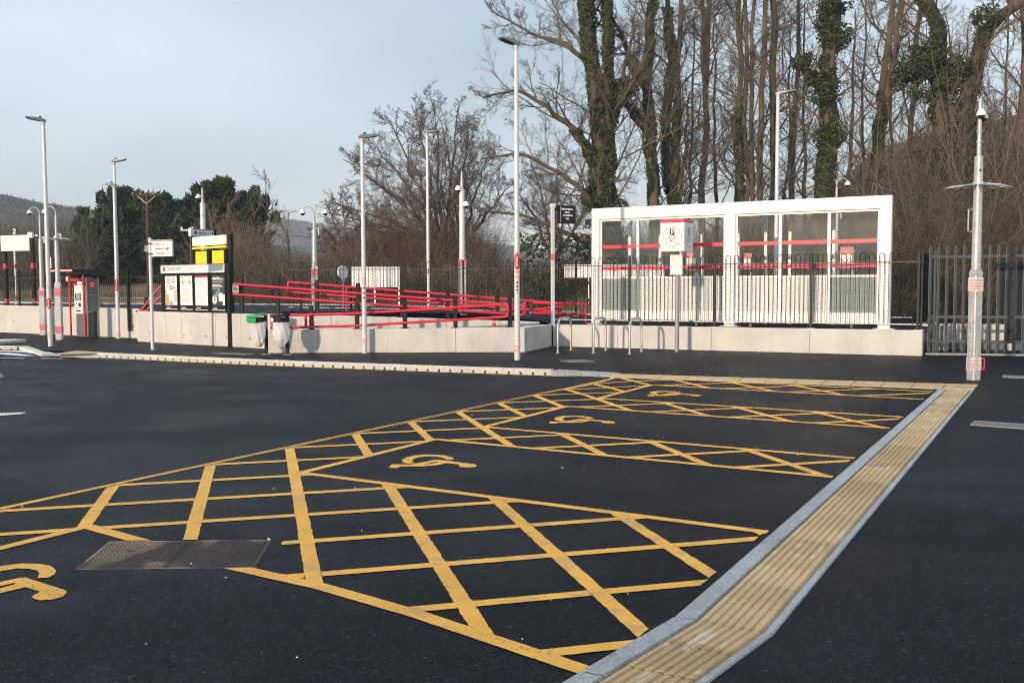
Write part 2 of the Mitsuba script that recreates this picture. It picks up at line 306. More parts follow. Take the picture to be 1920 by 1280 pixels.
# ---- kerb with drainage slots, one block per slot
def along(P, step):
    d = np.concatenate([[0], np.cumsum(np.linalg.norm(np.diff(P, axis=0), axis=1))]); n = int(d[-1] / step)
    s = np.arange(n + 1) * step
    return np.stack([np.interp(s, d, P[:, 0]), np.interp(s, d, P[:, 1])], 1)
kb = thing('drainage_kerb', 'pale concrete kerb with a row of dark drain slots along the footway', 'kerb')
pts = along(KERB, 0.245)
def kerb_block(a, b, h=0.0, slot=True):
    d = b - a; L = np.linalg.norm(d); an = math.atan2(d[1], d[0]); g = 0.0015
    m = [cbox(g, L - g, -0.15, 0, -0.052, 0.008, 0.006)]
    if slot: m += [box(g, L / 2 - 0.022, -0.149, -0.02, -0.14, -0.052), box(L / 2 + 0.022, L - g, -0.149, -0.02, -0.14, -0.052)]
    else: m += [box(g, L - g, -0.149, -0.02, -0.14, -0.052)]
    return mv(cat(*m), (a[0], a[1], h), an)
for i in range(len(pts) - 1): part(kb, 'block', kerb_block(pts[i], pts[i + 1], 0.002 * rng.random()), 'kerb_concrete')
chan = []
for a, b in zip(KERB[:-1], KERB[1:]):
    an = math.atan2(*(b - a)[::-1]); chan.append(mv(box(0, np.linalg.norm(b - a), -0.085, -0.004, -0.15, -0.053), (a[0], a[1], 0), an))
part(kb, 'drain_channel', cat(*chan), 'print_black')
# lowered ends
def taper(p, q, za, zb, w=0.15):
    p, q = np.array(p), np.array(q); d = (q - p) / np.linalg.norm(q - p); n = np.array([d[1], -d[0]]) * w
    t = [(*p, za), (*q, zb), (*(q + n), zb), (*(p + n), za)]; bo = [(x, y, -0.16) for x, y, _ in t]
    v = np.array(t + bo); return v, np.array([[0, 2, 1], [0, 3, 2], [3, 6, 2], [3, 7, 6], [0, 1, 5], [0, 5, 4], [1, 2, 6], [1, 6, 5], [0, 4, 7], [0, 7, 3]])
part(kb, 'lowered_block', taper(KERB[-1], (1.95, 16.95), 0.008, 0.006, 0.30), 'granite')
part(kb, 'lowered_block', taper((-10.7, 22.55), KERB[0], -0.02, 0.008, 0.18), 'kerb_concrete')
ik = thing('island_kerb', 'pale slotted kerb of the traffic island at the far side of the crossing', 'kerb')
isl = np.array([[-15.4, 24.55], [-12.25, 23.95]])
ip = along(isl, 0.30)
for i in range(len(ip) - 1): part(ik, 'block', mv(kerb_block(ip[i], ip[i + 1]), (0, 0, 0.085)), 'kerb_concrete')
part(ik, 'lowered_block', taper(isl[-1], (-10.9, 22.35), 0.09, 0.004, 0.2), 'kerb_concrete')
ik2 = thing('island_kerb', 'short slotted kerb running out of the frame behind the island', 'kerb')
ip = along(np.array([[-16.6, 26.75], [-14.05, 27.15]]), 0.36)
for i in range(len(ip) - 1): part(ik2, 'block', mv(kerb_block(ip[i], ip[i + 1]), (0, 0, 0.085)), 'kerb_concrete')
part(ik2, 'edging', taper((-13.95, 27.15), (-14.9, 24.5), 0.09, 0.01, 0.12), 'kerb_concrete')
bp = thing('dropped_crossing', 'sloping buff paving of the dropped crossing at the kerb end', 'paving')
part(bp, 'slab', (np.array([(-10.85, 22.10, 0.004), (-10.75, 23.39, 0.008), (-9.86, 22.73, 0.012), (-9.98, 22.30, 0.006)]), np.array([[0, 2, 1], [0, 3, 2]])), 'buff_paving')

# ---- disabled bays: yellow paint
HW = 0.043
def ln(p, q, w=HW): return LineString([p, q]).buffer(w, cap_style='flat')
INN = -5.58; OUT = -6.57; END = -1.60
front = sbox(-1.0, OUT, 15.0, INN)
near = Polygon([(3.97, INN), (3.79, -4.0), (3.77, -3.37), (3.68, -2.70), (3.47, -1.66), (3.47, END), (6.02, END), (6.02, INN)])
zones = [near, sbox(8.02, INN, 8.98, END), sbox(11.03, INN, 12.02, END), sbox(14.0, INN, 15.02, END)]
hatched = unary_union([front] + zones)
manhole = Polygon([(3.80, -5.13), (4.33, -4.27), (3.85, -3.93), (3.32, -4.79)])
edges = {'front': [ln((-1, OUT), (15.05, OUT)), ln((15.0, OUT), (15.05, END))],
         'bay': [ln((-1, INN), (1.0, INN)), ln((3.4, INN), (4.0, INN)), ln((1.0, INN), (3.45, INN)), ln((6.02, INN), (8.02, INN)), ln((8.98, INN), (11.03, INN)), ln((12.02, INN), (14.0, INN)),
                 LineString([(3.97, INN), (3.79, -4.0), (3.77, -3.37), (3.68, -2.70), (3.47, -1.66)]).buffer(HW * 1.1, cap_style='flat', join_style='mitre')]}
for u in (6.02, 8.02, 8.98, 11.03, 12.02, 14.0): edges['bay'].append(ln((u, INN - 0.02), (u, END)))
def ragged(poly, amp, seed):
    out = []
    for g in getattr(poly, 'geoms', [poly]):
        if g.geom_type != 'Polygon' or g.area < 4e-4: continue
        def wob(c):
            c = np.array(LineString(c).segmentize(0.035).coords)[:, :2]
            n = meshkit.noise(np.column_stack([c * 31, np.full(len(c), seed)]), seed) - 0.5; m = meshkit.noise(np.column_stack([c * 37 + 9, np.full(len(c), seed)]), seed + 3) - 0.5
            c = c + amp * np.stack([n, m], 1) * 2; c[-1] = c[0]; return c
        p = Polygon(wob(g.exterior.coords), [wob(h.coords) for h in g.interiors]).buffer(0)
        out.append(p)
    return unary_union(out)
done = manhole.buffer(0.01)
def mark(poly, kind, amp=0.006):
    global done
    p = poly.difference(done)
    if p.is_empty or p.area < 2e-3: return
    done = done.union(poly.buffer(0.001))
    q = ragged(p, amp, len(scene) % 97)
    if q.is_empty: return
    m = gmesh(flat(q))
    part('car_park', kind, drape(m, 0.004), 'yellow_paint')
for e in edges['front'] + edges['bay']: mark(e, 'yellow_line', 0.0022)
lim = hatched.buffer(-0.02)
def fam(sgn, c):
    l = LineString([(-3, (c + 3) if sgn > 0 else (-3 - c)), (18, (c - 18) if sgn > 0 else (18 - c))])
    return l.buffer(HW * 1.06 if sgn > 0 else HW, cap_style='flat').intersection(lim)
gone = Polygon([(3.3, -5.2), (4.40, -4.25), (4.02, -3.98), (3.3, -4.2)])
for k in range(-6, 12): mark(fam(1, 0.36 + k).difference(gone.buffer(0.02)), 'hatch_line', 0.0045)
for k in range(4, 21): mark(fam(-1, k + 0.45).difference(gone.buffer(0.02)), 'hatch_line', 0.0022)
body = [(0.56, -5.06), (0.70, -5.13), (0.765, -4.99), (0.93, -4.945), (1.069, -4.916), (1.088, -4.882), (1.079, -4.764), (1.068, -4.621), (1.062, -4.513), (1.043, -4.461), (0.988, -4.416), (0.933, -4.421), (0.895, -4.47), (0.894, -4.518), (0.905, -4.554), (0.94, -4.577),
        (0.979, -4.592), (0.988, -4.732), (0.858, -4.755), (0.73, -4.85), (0.66, -5.00), (0.58, -4.98)]
slot = [(0.85, -4.885), (0.93, -4.866), (1.0, -4.853), (0.997, -4.828), (0.909, -4.833), (0.85, -4.862)]
arc = [(0.785, -5.03), (0.84, -5.12), (0.93, -5.19), (1.05, -5.222), (1.163, -5.21), (1.239, -5.16), (1.285, -5.06), (1.293, -4.969), (1.252, -4.861), (1.208, -4.807), (1.147, -4.778), (1.115, -4.824), (1.151, -4.867), (1.179, -4.904), (1.197, -4.959), (1.197, -5.03), (1.168, -5.085), (1.10, -5.122), (1.0, -5.112), (0.91, -5.065), (0.85, -4.99)]
def round_(p): return Polygon(p).buffer(0.012).buffer(-0.012).buffer(-0.01).buffer(0.01)
for i, u0 in enumerate((6.0, 9.0, 12.0, 2.0)):
    s = unary_union([round_(body).difference(Polygon(slot)), round_(arc)])
    s = shapely.affinity.translate(s, u0, 0)
    part('car_park', 'wheelchair_symbol', drape(gmesh(flat(ragged(s, 0.0015, i))), 0.004), 'yellow_paint')
kl = along(KERB - [0.115, 0.215], 0.16)
kq = [LineString(kl[i:i + 2]).buffer(0.034, cap_style='square') for i in range(len(kl) - 1)]
part('car_park', 'kerb_line', drape(cat(*[flat(q_.difference(unary_union(kq[i + 1:i + 2]))) for i, q_ in enumerate(kq)]), 0.007), 'yellow_paint')
# white paint at the junction
def fine(P):
    x0, y0, x1, y1 = P.bounds; out = []
    for a in np.arange(x0, x1, 0.2):
        for b in np.arange(y0, y1, 0.2):
            c = P.intersection(sbox(a, b, a + 0.2, b + 0.2))
            if not c.is_empty and c.area > 1e-5: out.append(flat(c))
    return cat(*out)
WP = [[(-6.45, 11.87), (-6.16, 11.95), (-6.13, 11.77), (-6.33, 11.62), (-9, 11.0), (-9, 11.2)],
      [(-14.0, 23.6), (-12.59, 23.51), (-11.43, 23.34), (-10.55, 22.55), (-10.68, 22.35), (-12.3, 23.1)],
      [(-14.5, 23.6), (-12.55, 22.95), (-11.17, 22.22), (-11.38, 21.95), (-12.07, 22.2), (-14.6, 22.9)],
      [(-11.9, 21.0), (-11.04, 21.38), (-10.98, 21.28), (-11.9, 20.86)], [(-10.80, 21.63), (-10.43, 21.95), (-10.36, 21.84), (-10.72, 21.53)], [(-10.17, 22.20), (-9.82, 22.49), (-9.74, 22.37), (-10.08, 22.10)],
      [(-15.8, 27.0), (-14.9, 26.0), (-14.2, 25.4), (-14.7, 25.6), (-16.2, 26.6)]]
for w in WP: part('car_park', 'white_line', drape(fine(Polygon(w).buffer(0)), 0.008), 'white_road_paint')

# ---- iron cover in the tarmac
mh = thing('manhole_cover', 'rusty ribbed iron cover set in the tarmac of the nearest hatched zone', 'manhole cover')
a_, b_, c_, d_ = [np.array(q) for q in manhole.exterior.coords[:4]]
fr = manhole.difference(manhole.buffer(-0.014, join_style='mitre'))
part(mh, 'frame', gmesh(slab(fr, -0.05, 0.0015)), 'rusty_iron')
inn = manhole.buffer(-0.017, join_style='mitre')
mid = [(a_ + b_) / 2, (c_ + d_) / 2]
cut = LineString([mid[0], mid[1]]).buffer(0.006, cap_style='square')
for h in inn.difference(LineString([mid[0] * 1.2 - mid[1] * 0.2, mid[1] * 1.2 - mid[0] * 0.2]).buffer(0.006)).geoms:
    key = part(mh, 'plate', gmesh(slab(h, -0.04, 0.0)), 'rusty_iron')
    e = (b_ - a_) / np.linalg.norm(b_ - a_); f = (d_ - a_) / np.linalg.norm(d_ - a_); ribs = []
    for r in range(46):
        for s in range(26):
            q = a_ + e * (r + 0.5 * (s % 2)) * 0.0225 + f * (s + 0.5) * 0.0225
            if h.buffer(-0.016).contains(Point(q)):
                dd = (e + f if (r + s) % 2 else e - f) * 0.0085; nn = np.array([-dd[1], dd[0]]) * 0.30
                ribs.append((np.array([[*(q - dd), 0], [*(q + nn), 0], [*(q + dd), 0], [*(q - nn), 0], [*q, 0.0022]]), np.array([[0, 1, 4], [1, 2, 4], [2, 3, 4], [3, 0, 4]])))
    part(key, 'tread', gmesh(cat(*ribs)), 'rusty_iron', stuff=True)
    for t in (0.25, 0.75):
        q = np.array(h.centroid.coords[0]) + e * (t - 0.5) * 0.26 + f * (t - 0.5) * 0.30
        part(key, 'key_hole', gmesh(slab(LineString([q - e * 0.016, q + e * 0.016]).buffer(0.009), 0.0, 0.0045)), 'print_black')
part(mh, 'pit', gmesh(slab(manhole.buffer(0.002), -0.07, -0.045)), 'print_black')

# ---- strip of kerb stones, corduroy paving and edging
def frame_at(u):
    """the strip runs straight above the bend at u = 4.25 and turns a little towards the bays below it"""
    return (u, 0.0, 1.0) if u >= 4.25 else (u, -0.135 * (4.25 - u), 1.0)
def strip_poly(u0, u1, v0, v1, g=0.006):
    return Polygon([(u0 + g, v0 + g + frame_at(u0)[1]), (u1 - g, v0 + g + frame_at(u1)[1]), (u1 - g, v1 - g + frame_at(u1)[1]), (u0 + g, v1 - g + frame_at(u0)[1])])
ks = thing('granite_kerb', 'row of flush grey granite kerb stones along the parking bays', 'kerb')
us = [4.25 - 0.8 * k for k in range(4, 0, -1)] + list(np.arange(4.25, 15.6, 0.8)) + [15.42]
def chip(poly, z0, z1, b=0.004):
    """a paving stone with a worn arris"""
    lo = np.array(poly.exterior.coords)[:-1]; hi = np.array(poly.buffer(-b, join_style='mitre').exterior.coords)[:-1]
    if shapely.is_ccw(poly.exterior) is False: lo = lo[::-1]
    if shapely.is_ccw(poly.buffer(-b, join_style='mitre').exterior) is False: hi = hi[::-1]
    k = np.argmin(((hi - lo[0]) ** 2).sum(1)); hi = np.roll(hi, -k, 0); n = len(lo)
    if len(hi) != n: return slab(poly, z0, z1)
    v = np.vstack([np.column_stack([lo, np.full(n, z0)]), np.column_stack([lo, np.full(n, z1 - b)]), np.column_stack([hi, np.full(n, z1)])])
    f = []
    for a in (0, n):
        for i in range(n): j = (i + 1) % n; f += [[a + i, a + j, a + n + j], [a + i, a + n + j, a + n + i]]
    for i in range(1, n - 1): f.append([2 * n, 2 * n + i, 2 * n + i + 1])
    return v, np.array(f)
us = sorted(set(round(float(u), 3) for u in us if u <= 15.42))
for a, b in zip(us[:-1], us[1:]): part(ks, 'kerb_stone', gmesh(chip(strip_poly(a, b, -1.577, -1.458, 0.0065), -0.06, 0.008 + 0.003 * rng.random(), 0.005)), 'granite')
ts = thing('tactile_paving', 'long strip of buff ribbed corduroy paving beside the parking bays', 'paving')
us = [4.25 - 0.33 * k for k in range(8, 0, -1)] + [4.25 + 0.33 * k for k in range(35)]
for a, b in zip(us[:-1], us[1:]):
    key = part(ts, 'flag', gmesh(chip(strip_poly(a, b, -1.462, -1.142), -0.06, 0.0045, 0.004)), 'buff_paving')
    ribs = []
    for k in range(7):
        v0 = -1.462 + 0.010 + k * 0.0432
        lo = strip_poly(a, b, v0 + 0.001, v0 + 0.043, 0.0065); ribs.append(chip(lo, 0.002, 0.0115, 0.003))
    part(key, 'ribs', gmesh(cat(*ribs)), 'buff_paving')
es = thing('edging_stones', 'narrow pale edging along the footway side of the ribbed paving', 'kerb')
us = sorted([4.25 - 0.8 * k for k in range(4)] + list(np.arange(5.05, 15.6, 0.8)))
for a, b in zip(us[:-1], us[1:]): part(es, 'edging_stone', gmesh(chip(strip_poly(a, b, -1.142, -1.096, 0.002), -0.06, 0.010, 0.004)), 'granite')
bk = thing('buff_kerb', 'band of flat buff kerb flags closing the far end of the bays', 'kerb')
A0, A1, B0, B1 = [np.array(q) for q in ((1.80, 16.71), (7.24, 14.66), (1.66, 16.13), (6.84, 13.98))]
NB = 13
for k in range(NB):
    t0, t1 = k / NB, (k + 1) / NB; m = lambda P, Q, t: P * (1 - t) + Q * t
    tl = [m(B0, B1, t0), m(B0, B1, t1), m(m(B0, A0, 0.82), m(B1, A1, 0.82), t1), m(m(B0, A0, 0.82), m(B1, A1, 0.82), t0)]
    part(bk, 'flag', chip(Polygon(tl).buffer(-0.006, join_style='mitre'), -0.05, 0.012), 'buff_paving')
    tl = [m(m(B0, A0, 0.82), m(B1, A1, 0.82), t0), m(m(B0, A0, 0.82), m(B1, A1, 0.82), t1), m(A0, A1, t1), m(A0, A1, t0)]
    part(bk, 'flag', chip(Polygon(tl).buffer(-0.005, join_style='mitre'), -0.05, 0.016), 'buff_paving')
def cover(base, label, p, bs, grp=None):
    k = thing(base, label, 'cover'); po = Polygon(p)
    part(k, 'frame', slab(po.difference(po.buffer(-0.018, join_style='mitre')), -0.03, 0.008), 'post_grey')
    part(k, 'lid', slab(po.buffer(-0.022, join_style='mitre'), -0.03, 0.006), bs)
cover('access_cover', 'square grey access cover in the footway by the bicycle stands', [(0.98, 19.75), (1.50, 19.95), (1.72, 19.42), (1.18, 19.22)], 'cover_grey')
cover('access_cover', 'long grey access cover in the tarmac beyond the ribbed paving', [G(11.70, -0.86), G(12.08, -0.84), G(12.02, 0.25), G(11.62, 0.22)], 'cover_grey')
cover('access_cover', 'grey access cover in the tarmac behind the tall camera mast', [G(17.85, -0.84), G(18.25, -0.84), G(18.25, 0.2), G(17.85, 0.2)], 'cover_grey')
cover('access_cover', 'flat tarmac-filled access cover in front of the information board', [(-6.9, 22.45), (-6.0, 22.0), (-6.15, 21.75), (-7.05, 22.2)], 'slate_panel')
sp = thing('kerb_stone_end', 'rounded end of a low grey stone kerb cut by the frame edge', 'kerb')
part(sp, 'stone', mv(sphere((0, 0, 0), 1, 3, (0.75, 0.3, 0.16)), (-9.62, 16.45, 0.02)), 'granite', True)
# pale grit lying on the tarmac
gr = []
for k in range(34):
    u, v = 2.0 + 9 * rng.random() ** 1.6, -7 + 5.2 * rng.random()
    x, y = G(u, v); r = 0.0035 + 0.005 * rng.random() ** 2; s = trimesh.creation.icosphere(subdivisions=0, radius=r)
    gr.append((np.array(s.vertices) * [1, 0.8, 0.6] + [x, y, r * 0.5 + float(zroad(x, y))], np.array(s.faces)))
put('grit', cat(*gr), 'sign_white'); labels['grit'] = {'label': 'scattered pale grit lying on the dark tarmac', 'category': 'grit', 'kind': 'stuff'}

# ------------------------------------------------------------------ platform and its walls
def zplat(x): return np.interp(x, [-18, -11, -6, -1.0, 1.0, 12], [0.94, 0.90, 0.87, 0.80, 0.56, 0.55])
back = [(11.9, 28.2), (0.75, 33.0), (-18, 36.6), (-34, 45.5)]
plat_poly = Polygon([(-34, 42.5), (-18, 33.45), (-14.8, 31.42), (-11.38, 28.98), (-10.70, 27.32), (-6.2, 23.95), (-6.2, 26.15), (0.9, 26.15), (0.95, 24.50), (8.85, 20.72), (9.05, 20.7), (11.9, 26.5)] + back)
def fill(poly, step, fz):
    cells = []; x0, y0, x1, y1 = poly.bounds
    for a in np.arange(math.floor(x0), x1, step):
        for b in np.arange(math.floor(y0), y1, step):
            c = poly.intersection(sbox(a, b, a + step, b + step))
            if not c.is_empty and c.area > 1e-4: cells.append(flat(c))
    v, f = cat(*cells); v[:, 2] = fz(v[:, 0], v[:, 1]); return v, f
struct('platform', fill(plat_poly, 1.0, lambda x, y: zplat(x)), 'asphalt', 'dark tarmac surface of the station platform')
co = thing('platform_coping', 'pale coping stones along the far edge of the platform', 'kerb')
for p, q in zip(back[:-1], back[1:]):
    P = along(np.array([p, q]), 0.9); P = np.vstack([P, q])
    for a, b in zip(P[:-1], P[1:]):
        d = b - a; L = np.linalg.norm(d)
        if L > 0.05: part(co, 'coping_stone', mv(cbox(0.004, L - 0.004, -0.02, 0.42, -0.9, 0.03, 0.01), (a[0], a[1], float(zplat(a[0]))), math.atan2(d[1], d[0]) + math.pi if False else math.atan2(d[1], d[0])), 'kerb_concrete')

def wall(base, label, P0, P1, h0, h1, splits, thick=0.2, holes=(), z0=-0.1, proud=()):
    """a cast wall seen from the side where -y is when x runs from P0 to P1"""
    k = thing(base, label, 'wall'); P0, P1 = np.array(P0, float), np.array(P1, float); L = np.linalg.norm(P1 - P0); an = math.atan2(*(P1 - P0)[::-1])
    s = [0] + [t * L for t in splits] + [L]
    for i, (a, b) in enumerate(zip(s[:-1], s[1:])):
        ha, hb = h0 + (h1 - h0) * a / L, h0 + (h1 - h0) * b / L; g = 0.005; c = 0.012; y0 = -0.03 if i in proud else 0.0
        pr_ = [(a + g, y0), (b - g, y0), (b - g, thick), (a + g, thick)]
        lo = [(x, y, z0) for x, y in pr_]; hi = [(x, y, (ha if j in (0, 3) else hb) - c) for j, (x, y) in enumerate(pr_)]
        tp = [(a + g + c, y0 + c, ha), (b - g - c, y0 + c, hb), (b - g - c, thick - c, hb), (a + g + c, thick - c, ha)]
        v = np.array(lo + hi + tp); f = [[8, 9, 10], [8, 10, 11]]
        for q in (0, 4):
            for j in range(4): n = (j + 1) % 4; f += [[q + j, q + n, q + 4 + n], [q + j, q + 4 + n, q + 4 + j]]
        part(k, 'panel', mv((v, np.array(f)), (*P0, 0), an), 'concrete')
    for t, z in holes:
        m = cyl(0, 0, 0, 0.004, 0.022, s=10); v = m[0]; part(k, 'bolt_hole', mv((np.stack([v[:, 0] + t * L, -v[:, 2] - 0.0005, v[:, 1] + z], 1), m[1]), (*P0, 0), an), 'print_black')
    return k
wall('platform_wall', 'long pale concrete wall behind the nameboard and ticket machine at the left', (-25.6, 38.0), (-11.43, 28.88), 1.0, 0.90, [0.14, 0.28, 0.43, 0.57, 0.70, 0.85], holes=[(0.60, 0.42), (0.765, 0.40), (0.945, 0.40)])
wall('platform_wall', 'pale concrete wall standing behind the information board', (-10.76, 27.22), (-6.05, 23.75), 0.87, 0.87, [0.24, 0.36, 0.62, 0.80], holes=[(0.10, 0.24), (0.38, 0.24), (0.55, 0.24), (0.70, 0.24), (0.86, 0.24)])
wall('platform_wall', 'short return of pale concrete at the step in the wall by the lamp post', (-11.40, 28.80), (-10.80, 27.35), 0.90, 0.87, [])
wall('ramp_wall', 'low pale concrete front wall of the ramp below the red handrails', (-5.82, 22.35), (0.30, 22.30), 0.54, 0.585, [0.20, 0.47, 0.735], proud=(2, 3), holes=[(0.485, 0.50)])
wall('ramp_wall', 'short shaded concrete end wall of the ramp running back to the corner', (0.325, 22.33), (1.02, 24.33), 0.583, 0.56, [], proud=())
wall('ramp_wall', 'pale concrete wall between the two flights of the ramp', (-6.0, 24.5), (0.72, 24.5), 0.865, 0.62, [0.2, 0.42, 0.64, 0.85])
wall('platform_wall', 'long low pale concrete wall below the white shelter behind the bicycle stands', (1.05, 24.35), (8.92, 20.58), 0.56, 0.555, [0.20, 0.47, 0.73])
wall('platform_wall', 'end face of the pale wall beside the grey palisade', (8.93, 20.60), (9.16, 21.06), 0.555, 0.555, [])
# ramp floors
def quad(p): return np.array(p, float), np.array([[0, 1, 2], [0, 2, 3]])
struct('ramp', cat(quad([(-6.0, 22.55, 0.02), (0.28, 22.5, 0.50), (0.28, 24.5, 0.52), (-6.0, 24.5, 0.04)]), quad([(-6.0, 24.7, 0.83), (0.72, 24.7, 0.57), (0.72, 26.15, 0.57), (-6.0, 26.15, 0.85)])), 'asphalt', 'dark tarmac ramp between the concrete walls')

# ------------------------------------------------------------------ red handrails with black posts
def handrail(label, lines, posts, black=True, w=0.10, group=None):
    k = thing('handrail', label, 'handrail', group)
    for P in lines: part(k, 'rail', tube(P, 0.032, 8), 'red_coat', True)
    for x, y, z0, z1 in posts:
        if black: part(k, 'post', cbox(x - w / 2, x + w / 2, y - 0.04, y + 0.04, z0, z1, 0.01), 'black_coat'); part(k, 'foot_plate', box(x - 0.11, x + 0.11, y - 0.07, y + 0.07, z0 - 0.002, z0 + 0.012), 'black_coat')
        else: part(k, 'post', cyl(x, y, z0, z1, 0.022), 'red_coat', True)
    return k
YF, YM, YB = 22.42, 24.6, 26.05
def fr_(P): return [(x, YF - 0.07, z) for x, z in P]
handrail('red double handrail along the front wall of the ramp on five black posts',
         [fr_([(-5.70, 0.885), (-4.75, 0.90), (-4.80, 0.90), (-3.65, 0.926), (-2.52, 0.985), (-1.33, 1.055), (-0.17, 1.125)]), fr_([(-5.70, 0.60), (-4.80, 0.61), (-3.65, 0.635), (-2.52, 0.70), (-1.33, 0.762), (-0.17, 0.835)]),
          fr_([(-4.86, 0.90), (-4.86, 0.62)]), [(-0.17, YF - 0.07, 1.125), (-0.10, YF - 0.07, 1.11), (-0.08, YF - 0.07, 0.98), (-0.10, YF - 0.07, 0.85), (-0.17, YF - 0.07, 0.835)]],
         [(-4.74, YF, 0.545, 1.11), (-3.66, YF, 0.555, 1.195), (-2.53, YF, 0.565, 1.265), (-1.335, YF, 0.575, 1.30), (-0.05, YF, 0.58, 1.30)])
def md(x): return 1.635 - 0.0778 * (x + 7.25)
def ml(x): return 1.372 - 0.0750 * (x + 7.25)
XM = [-7.0, -6.07, -5.05, -3.98, -2.85, -1.66, -0.38]
handrail('red double handrail of the upper flight on tall black posts, before the ramp',
         [[(x, YM - 0.07, md(x)) for x in (-7.2, -5, -3, -1, 0.25)], [(x, YM - 0.07, ml(x)) for x in (-7.2, -5, -3, -1, 0.25)], [(0.25, YM - 0.07, md(0.25)), (0.31, YM - 0.07, md(0.25) - 0.03), (0.31, YM - 0.07, ml(0.25) + 0.03), (0.25, YM - 0.07, ml(0.25))]],
         [(x, YM, 0.86 - 0.036 * max(0, x + 6), 1.90 - 0.086 * (x + 7.0)) for x in XM])
def bt(x): return 1.68 - 0.0815 * (x + 6.13)
def bl(x): return 1.41 - 0.0775 * (x + 6.13)
handrail('red double handrail along the back of the upper flight, closed at its left end',
         [[(x, YB, bt(x)) for x in (-6.13, -4, -2, 0, 1.38)], [(x, YB, bl(x)) for x in (-6.13, -4, -2, 0, 1.38)], [(-6.13, YB, bt(-6.13)), (-6.13, YB, bl(-6.13))]],
         [(x, YB + 0.05, 0.72, bt(x)) for x in (-4.55, -3.0, -1.78, 0.36)], black=False)
handrail('short red rails behind the bow-top fence at the head of the ramp',
         [[(0.62, 24.9, 0.93), (1.45, 25.1, 1.02)], [(0.55, 24.9, 1.10), (1.98, 25.0, 1.07)], [(0.55, 24.9, 0.84), (1.95, 25.0, 0.80)]], [(1.95, 25.0, 0.56, 1.08)], black=False)
handrail('pair of sloping red stair rails with a black newel behind the slim sign post',
         [[(-10.86, 27.45, 0.86), (-10.70, 27.4, 0.90), (-10.10, 27.4, 1.62), (-9.8, 27.4, 1.63)], [(-10.62, 27.2, 0.86), (-10.48, 27.2, 0.88), (-10.0, 27.2, 1.34), (-9.8, 27.2, 1.34)]], [(-10.62, 27.55, 0.87, 1.27)])

k = thing('rail_plate', 'small grey plate with a round mark fixed between the rails beside the information board', 'sign')
part(k, 'plate', cbox(-7.20, -7.03, YM - 0.125, YM - 0.105, 1.40, 1.60, 0.004), 'grey_panel'); part(k, 'mark', upright(slab(Point(0, 0).buffer(0.045).difference(Point(0, 0).buffer(0.02)), 0, 0.002), (-7.13, YM - 0.1255, 1.51)), 'print_black'); part(k, 'arrow', upright(slab(Polygon([(0, 0), (0.03, 0.018), (0, 0.036)]), 0, 0.002), (-7.075, YM - 0.1255, 1.49)), 'print_black')
for i, (x, z) in enumerate(((-4.70, 0.72), (-0.42, 0.66))):
    k = thing('padlock', ['small red padlock hanging by the left post of the front rail', 'small red padlock hanging near the right end of the front rail'][i], 'padlock')
    part(k, 'body', cbox(x - 0.045, x + 0.045, YF - 0.10, YF - 0.06, z - 0.05, z + 0.03, 0.008), 'red_coat'); part(k, 'shackle', tube([(x - 0.025, YF - 0.08, z + 0.03)] + [(x - 0.025 * math.cos(a), YF - 0.08, z + 0.06 + 0.03 * math.sin(a)) for a in np.linspace(0, math.pi, 6)] + [(x + 0.025, YF - 0.08, z + 0.03)], 0.007, 6), 'red_coat', True)

# ------------------------------------------------------------------ bow-top fences
def bow_fence(label, P0, P1, z0, z1, top, posts, pitch, near=True, r=0.0080, pw=0.055):
    k = thing('bow_top_fence', label, 'fence'); P0, P1 = np.array(P0, float), np.array(P1, float); d = P1 - P0; L = np.linalg.norm(d); d /= L
    zb = lambda s: z0 + (z1 - z0) * s / L
    def at(s, z): return (*(P0 + d * s), z)
    for t in posts:
        s = t * L; x, y = P0 + d * s
        part(k, 'post', mv(cbox(-pw / 2, pw / 2, -pw / 2, pw / 2, zb(s), top + 0.04, 0.006), (x, y, 0), math.atan2(d[1], d[0])), 'fence_coat')
        part(k, 'foot_plate', mv(box(-0.09, 0.09, -0.07, 0.07, zb(s) - 0.001, zb(s) + 0.012), (x, y, 0), math.atan2(d[1], d[0])), 'galvanised')
    m = []; s = pitch / 2
    while s < L:
        if all(abs(s - t * L) > 0.07 for t in posts):
            hw = pitch * 0.27; zt = top - hw
            P = [at(s - hw, zb(s) + 0.12)] + [at(s - hw * math.cos(a), zt + hw * math.sin(a)) for a in np.linspace(0, math.pi, 9)] + [at(s + hw, zb(s) + 0.12)]
            t = tube(P, r, 6, False)
            if near: part(k, 'bow', t, 'fence_coat', True)
            else: m.append(t)
        s += pitch
    if m: part(k, 'bows', cat(*m), 'fence_coat', True, stuff=True)
    part(k, 'top_rail', bar(at(0, top - 0.20), at(L, top - 0.20), 0.010, 0.020), 'palisade_steel')
    part(k, 'bottom_rail', bar(at(0, zb(0) + 0.13), at(L, zb(L) + 0.13), 0.012, 0.022), 'galvanised')
    return k
bow_fence('dark bow-top fence on the low wall before the white shelter', (1.06, 24.44), (8.90, 20.68), 0.56, 0.555, 2.25, [0, 0.237, 0.482, 0.736, 0.995], 0.2)
bow_fence('dark bow-top fence along the platform behind the red handrails', (-6.2, 26.3), (1.9, 26.3), 0.86, 0.70, 2.22, [0.045, 0.215, 0.40, 0.60, 0.82, 0.985], 0.2)
bow_fence('dark bow-top fence on the wall behind the ticket machine', (-19.4, 34.15), (-11.45, 29.05), 0.94, 0.90, 2.07, [0.10, 0.32, 0.54, 0.76], 0.2, near=False, r=0.008)
bow_fence('dark bow-top fence running back along the end of the platform by the palisade', (9.0, 20.85), (11.0, 24.6), 0.555, 0.555, 2.25, [0.0, 0.5, 1.0], 0.16, near=False)
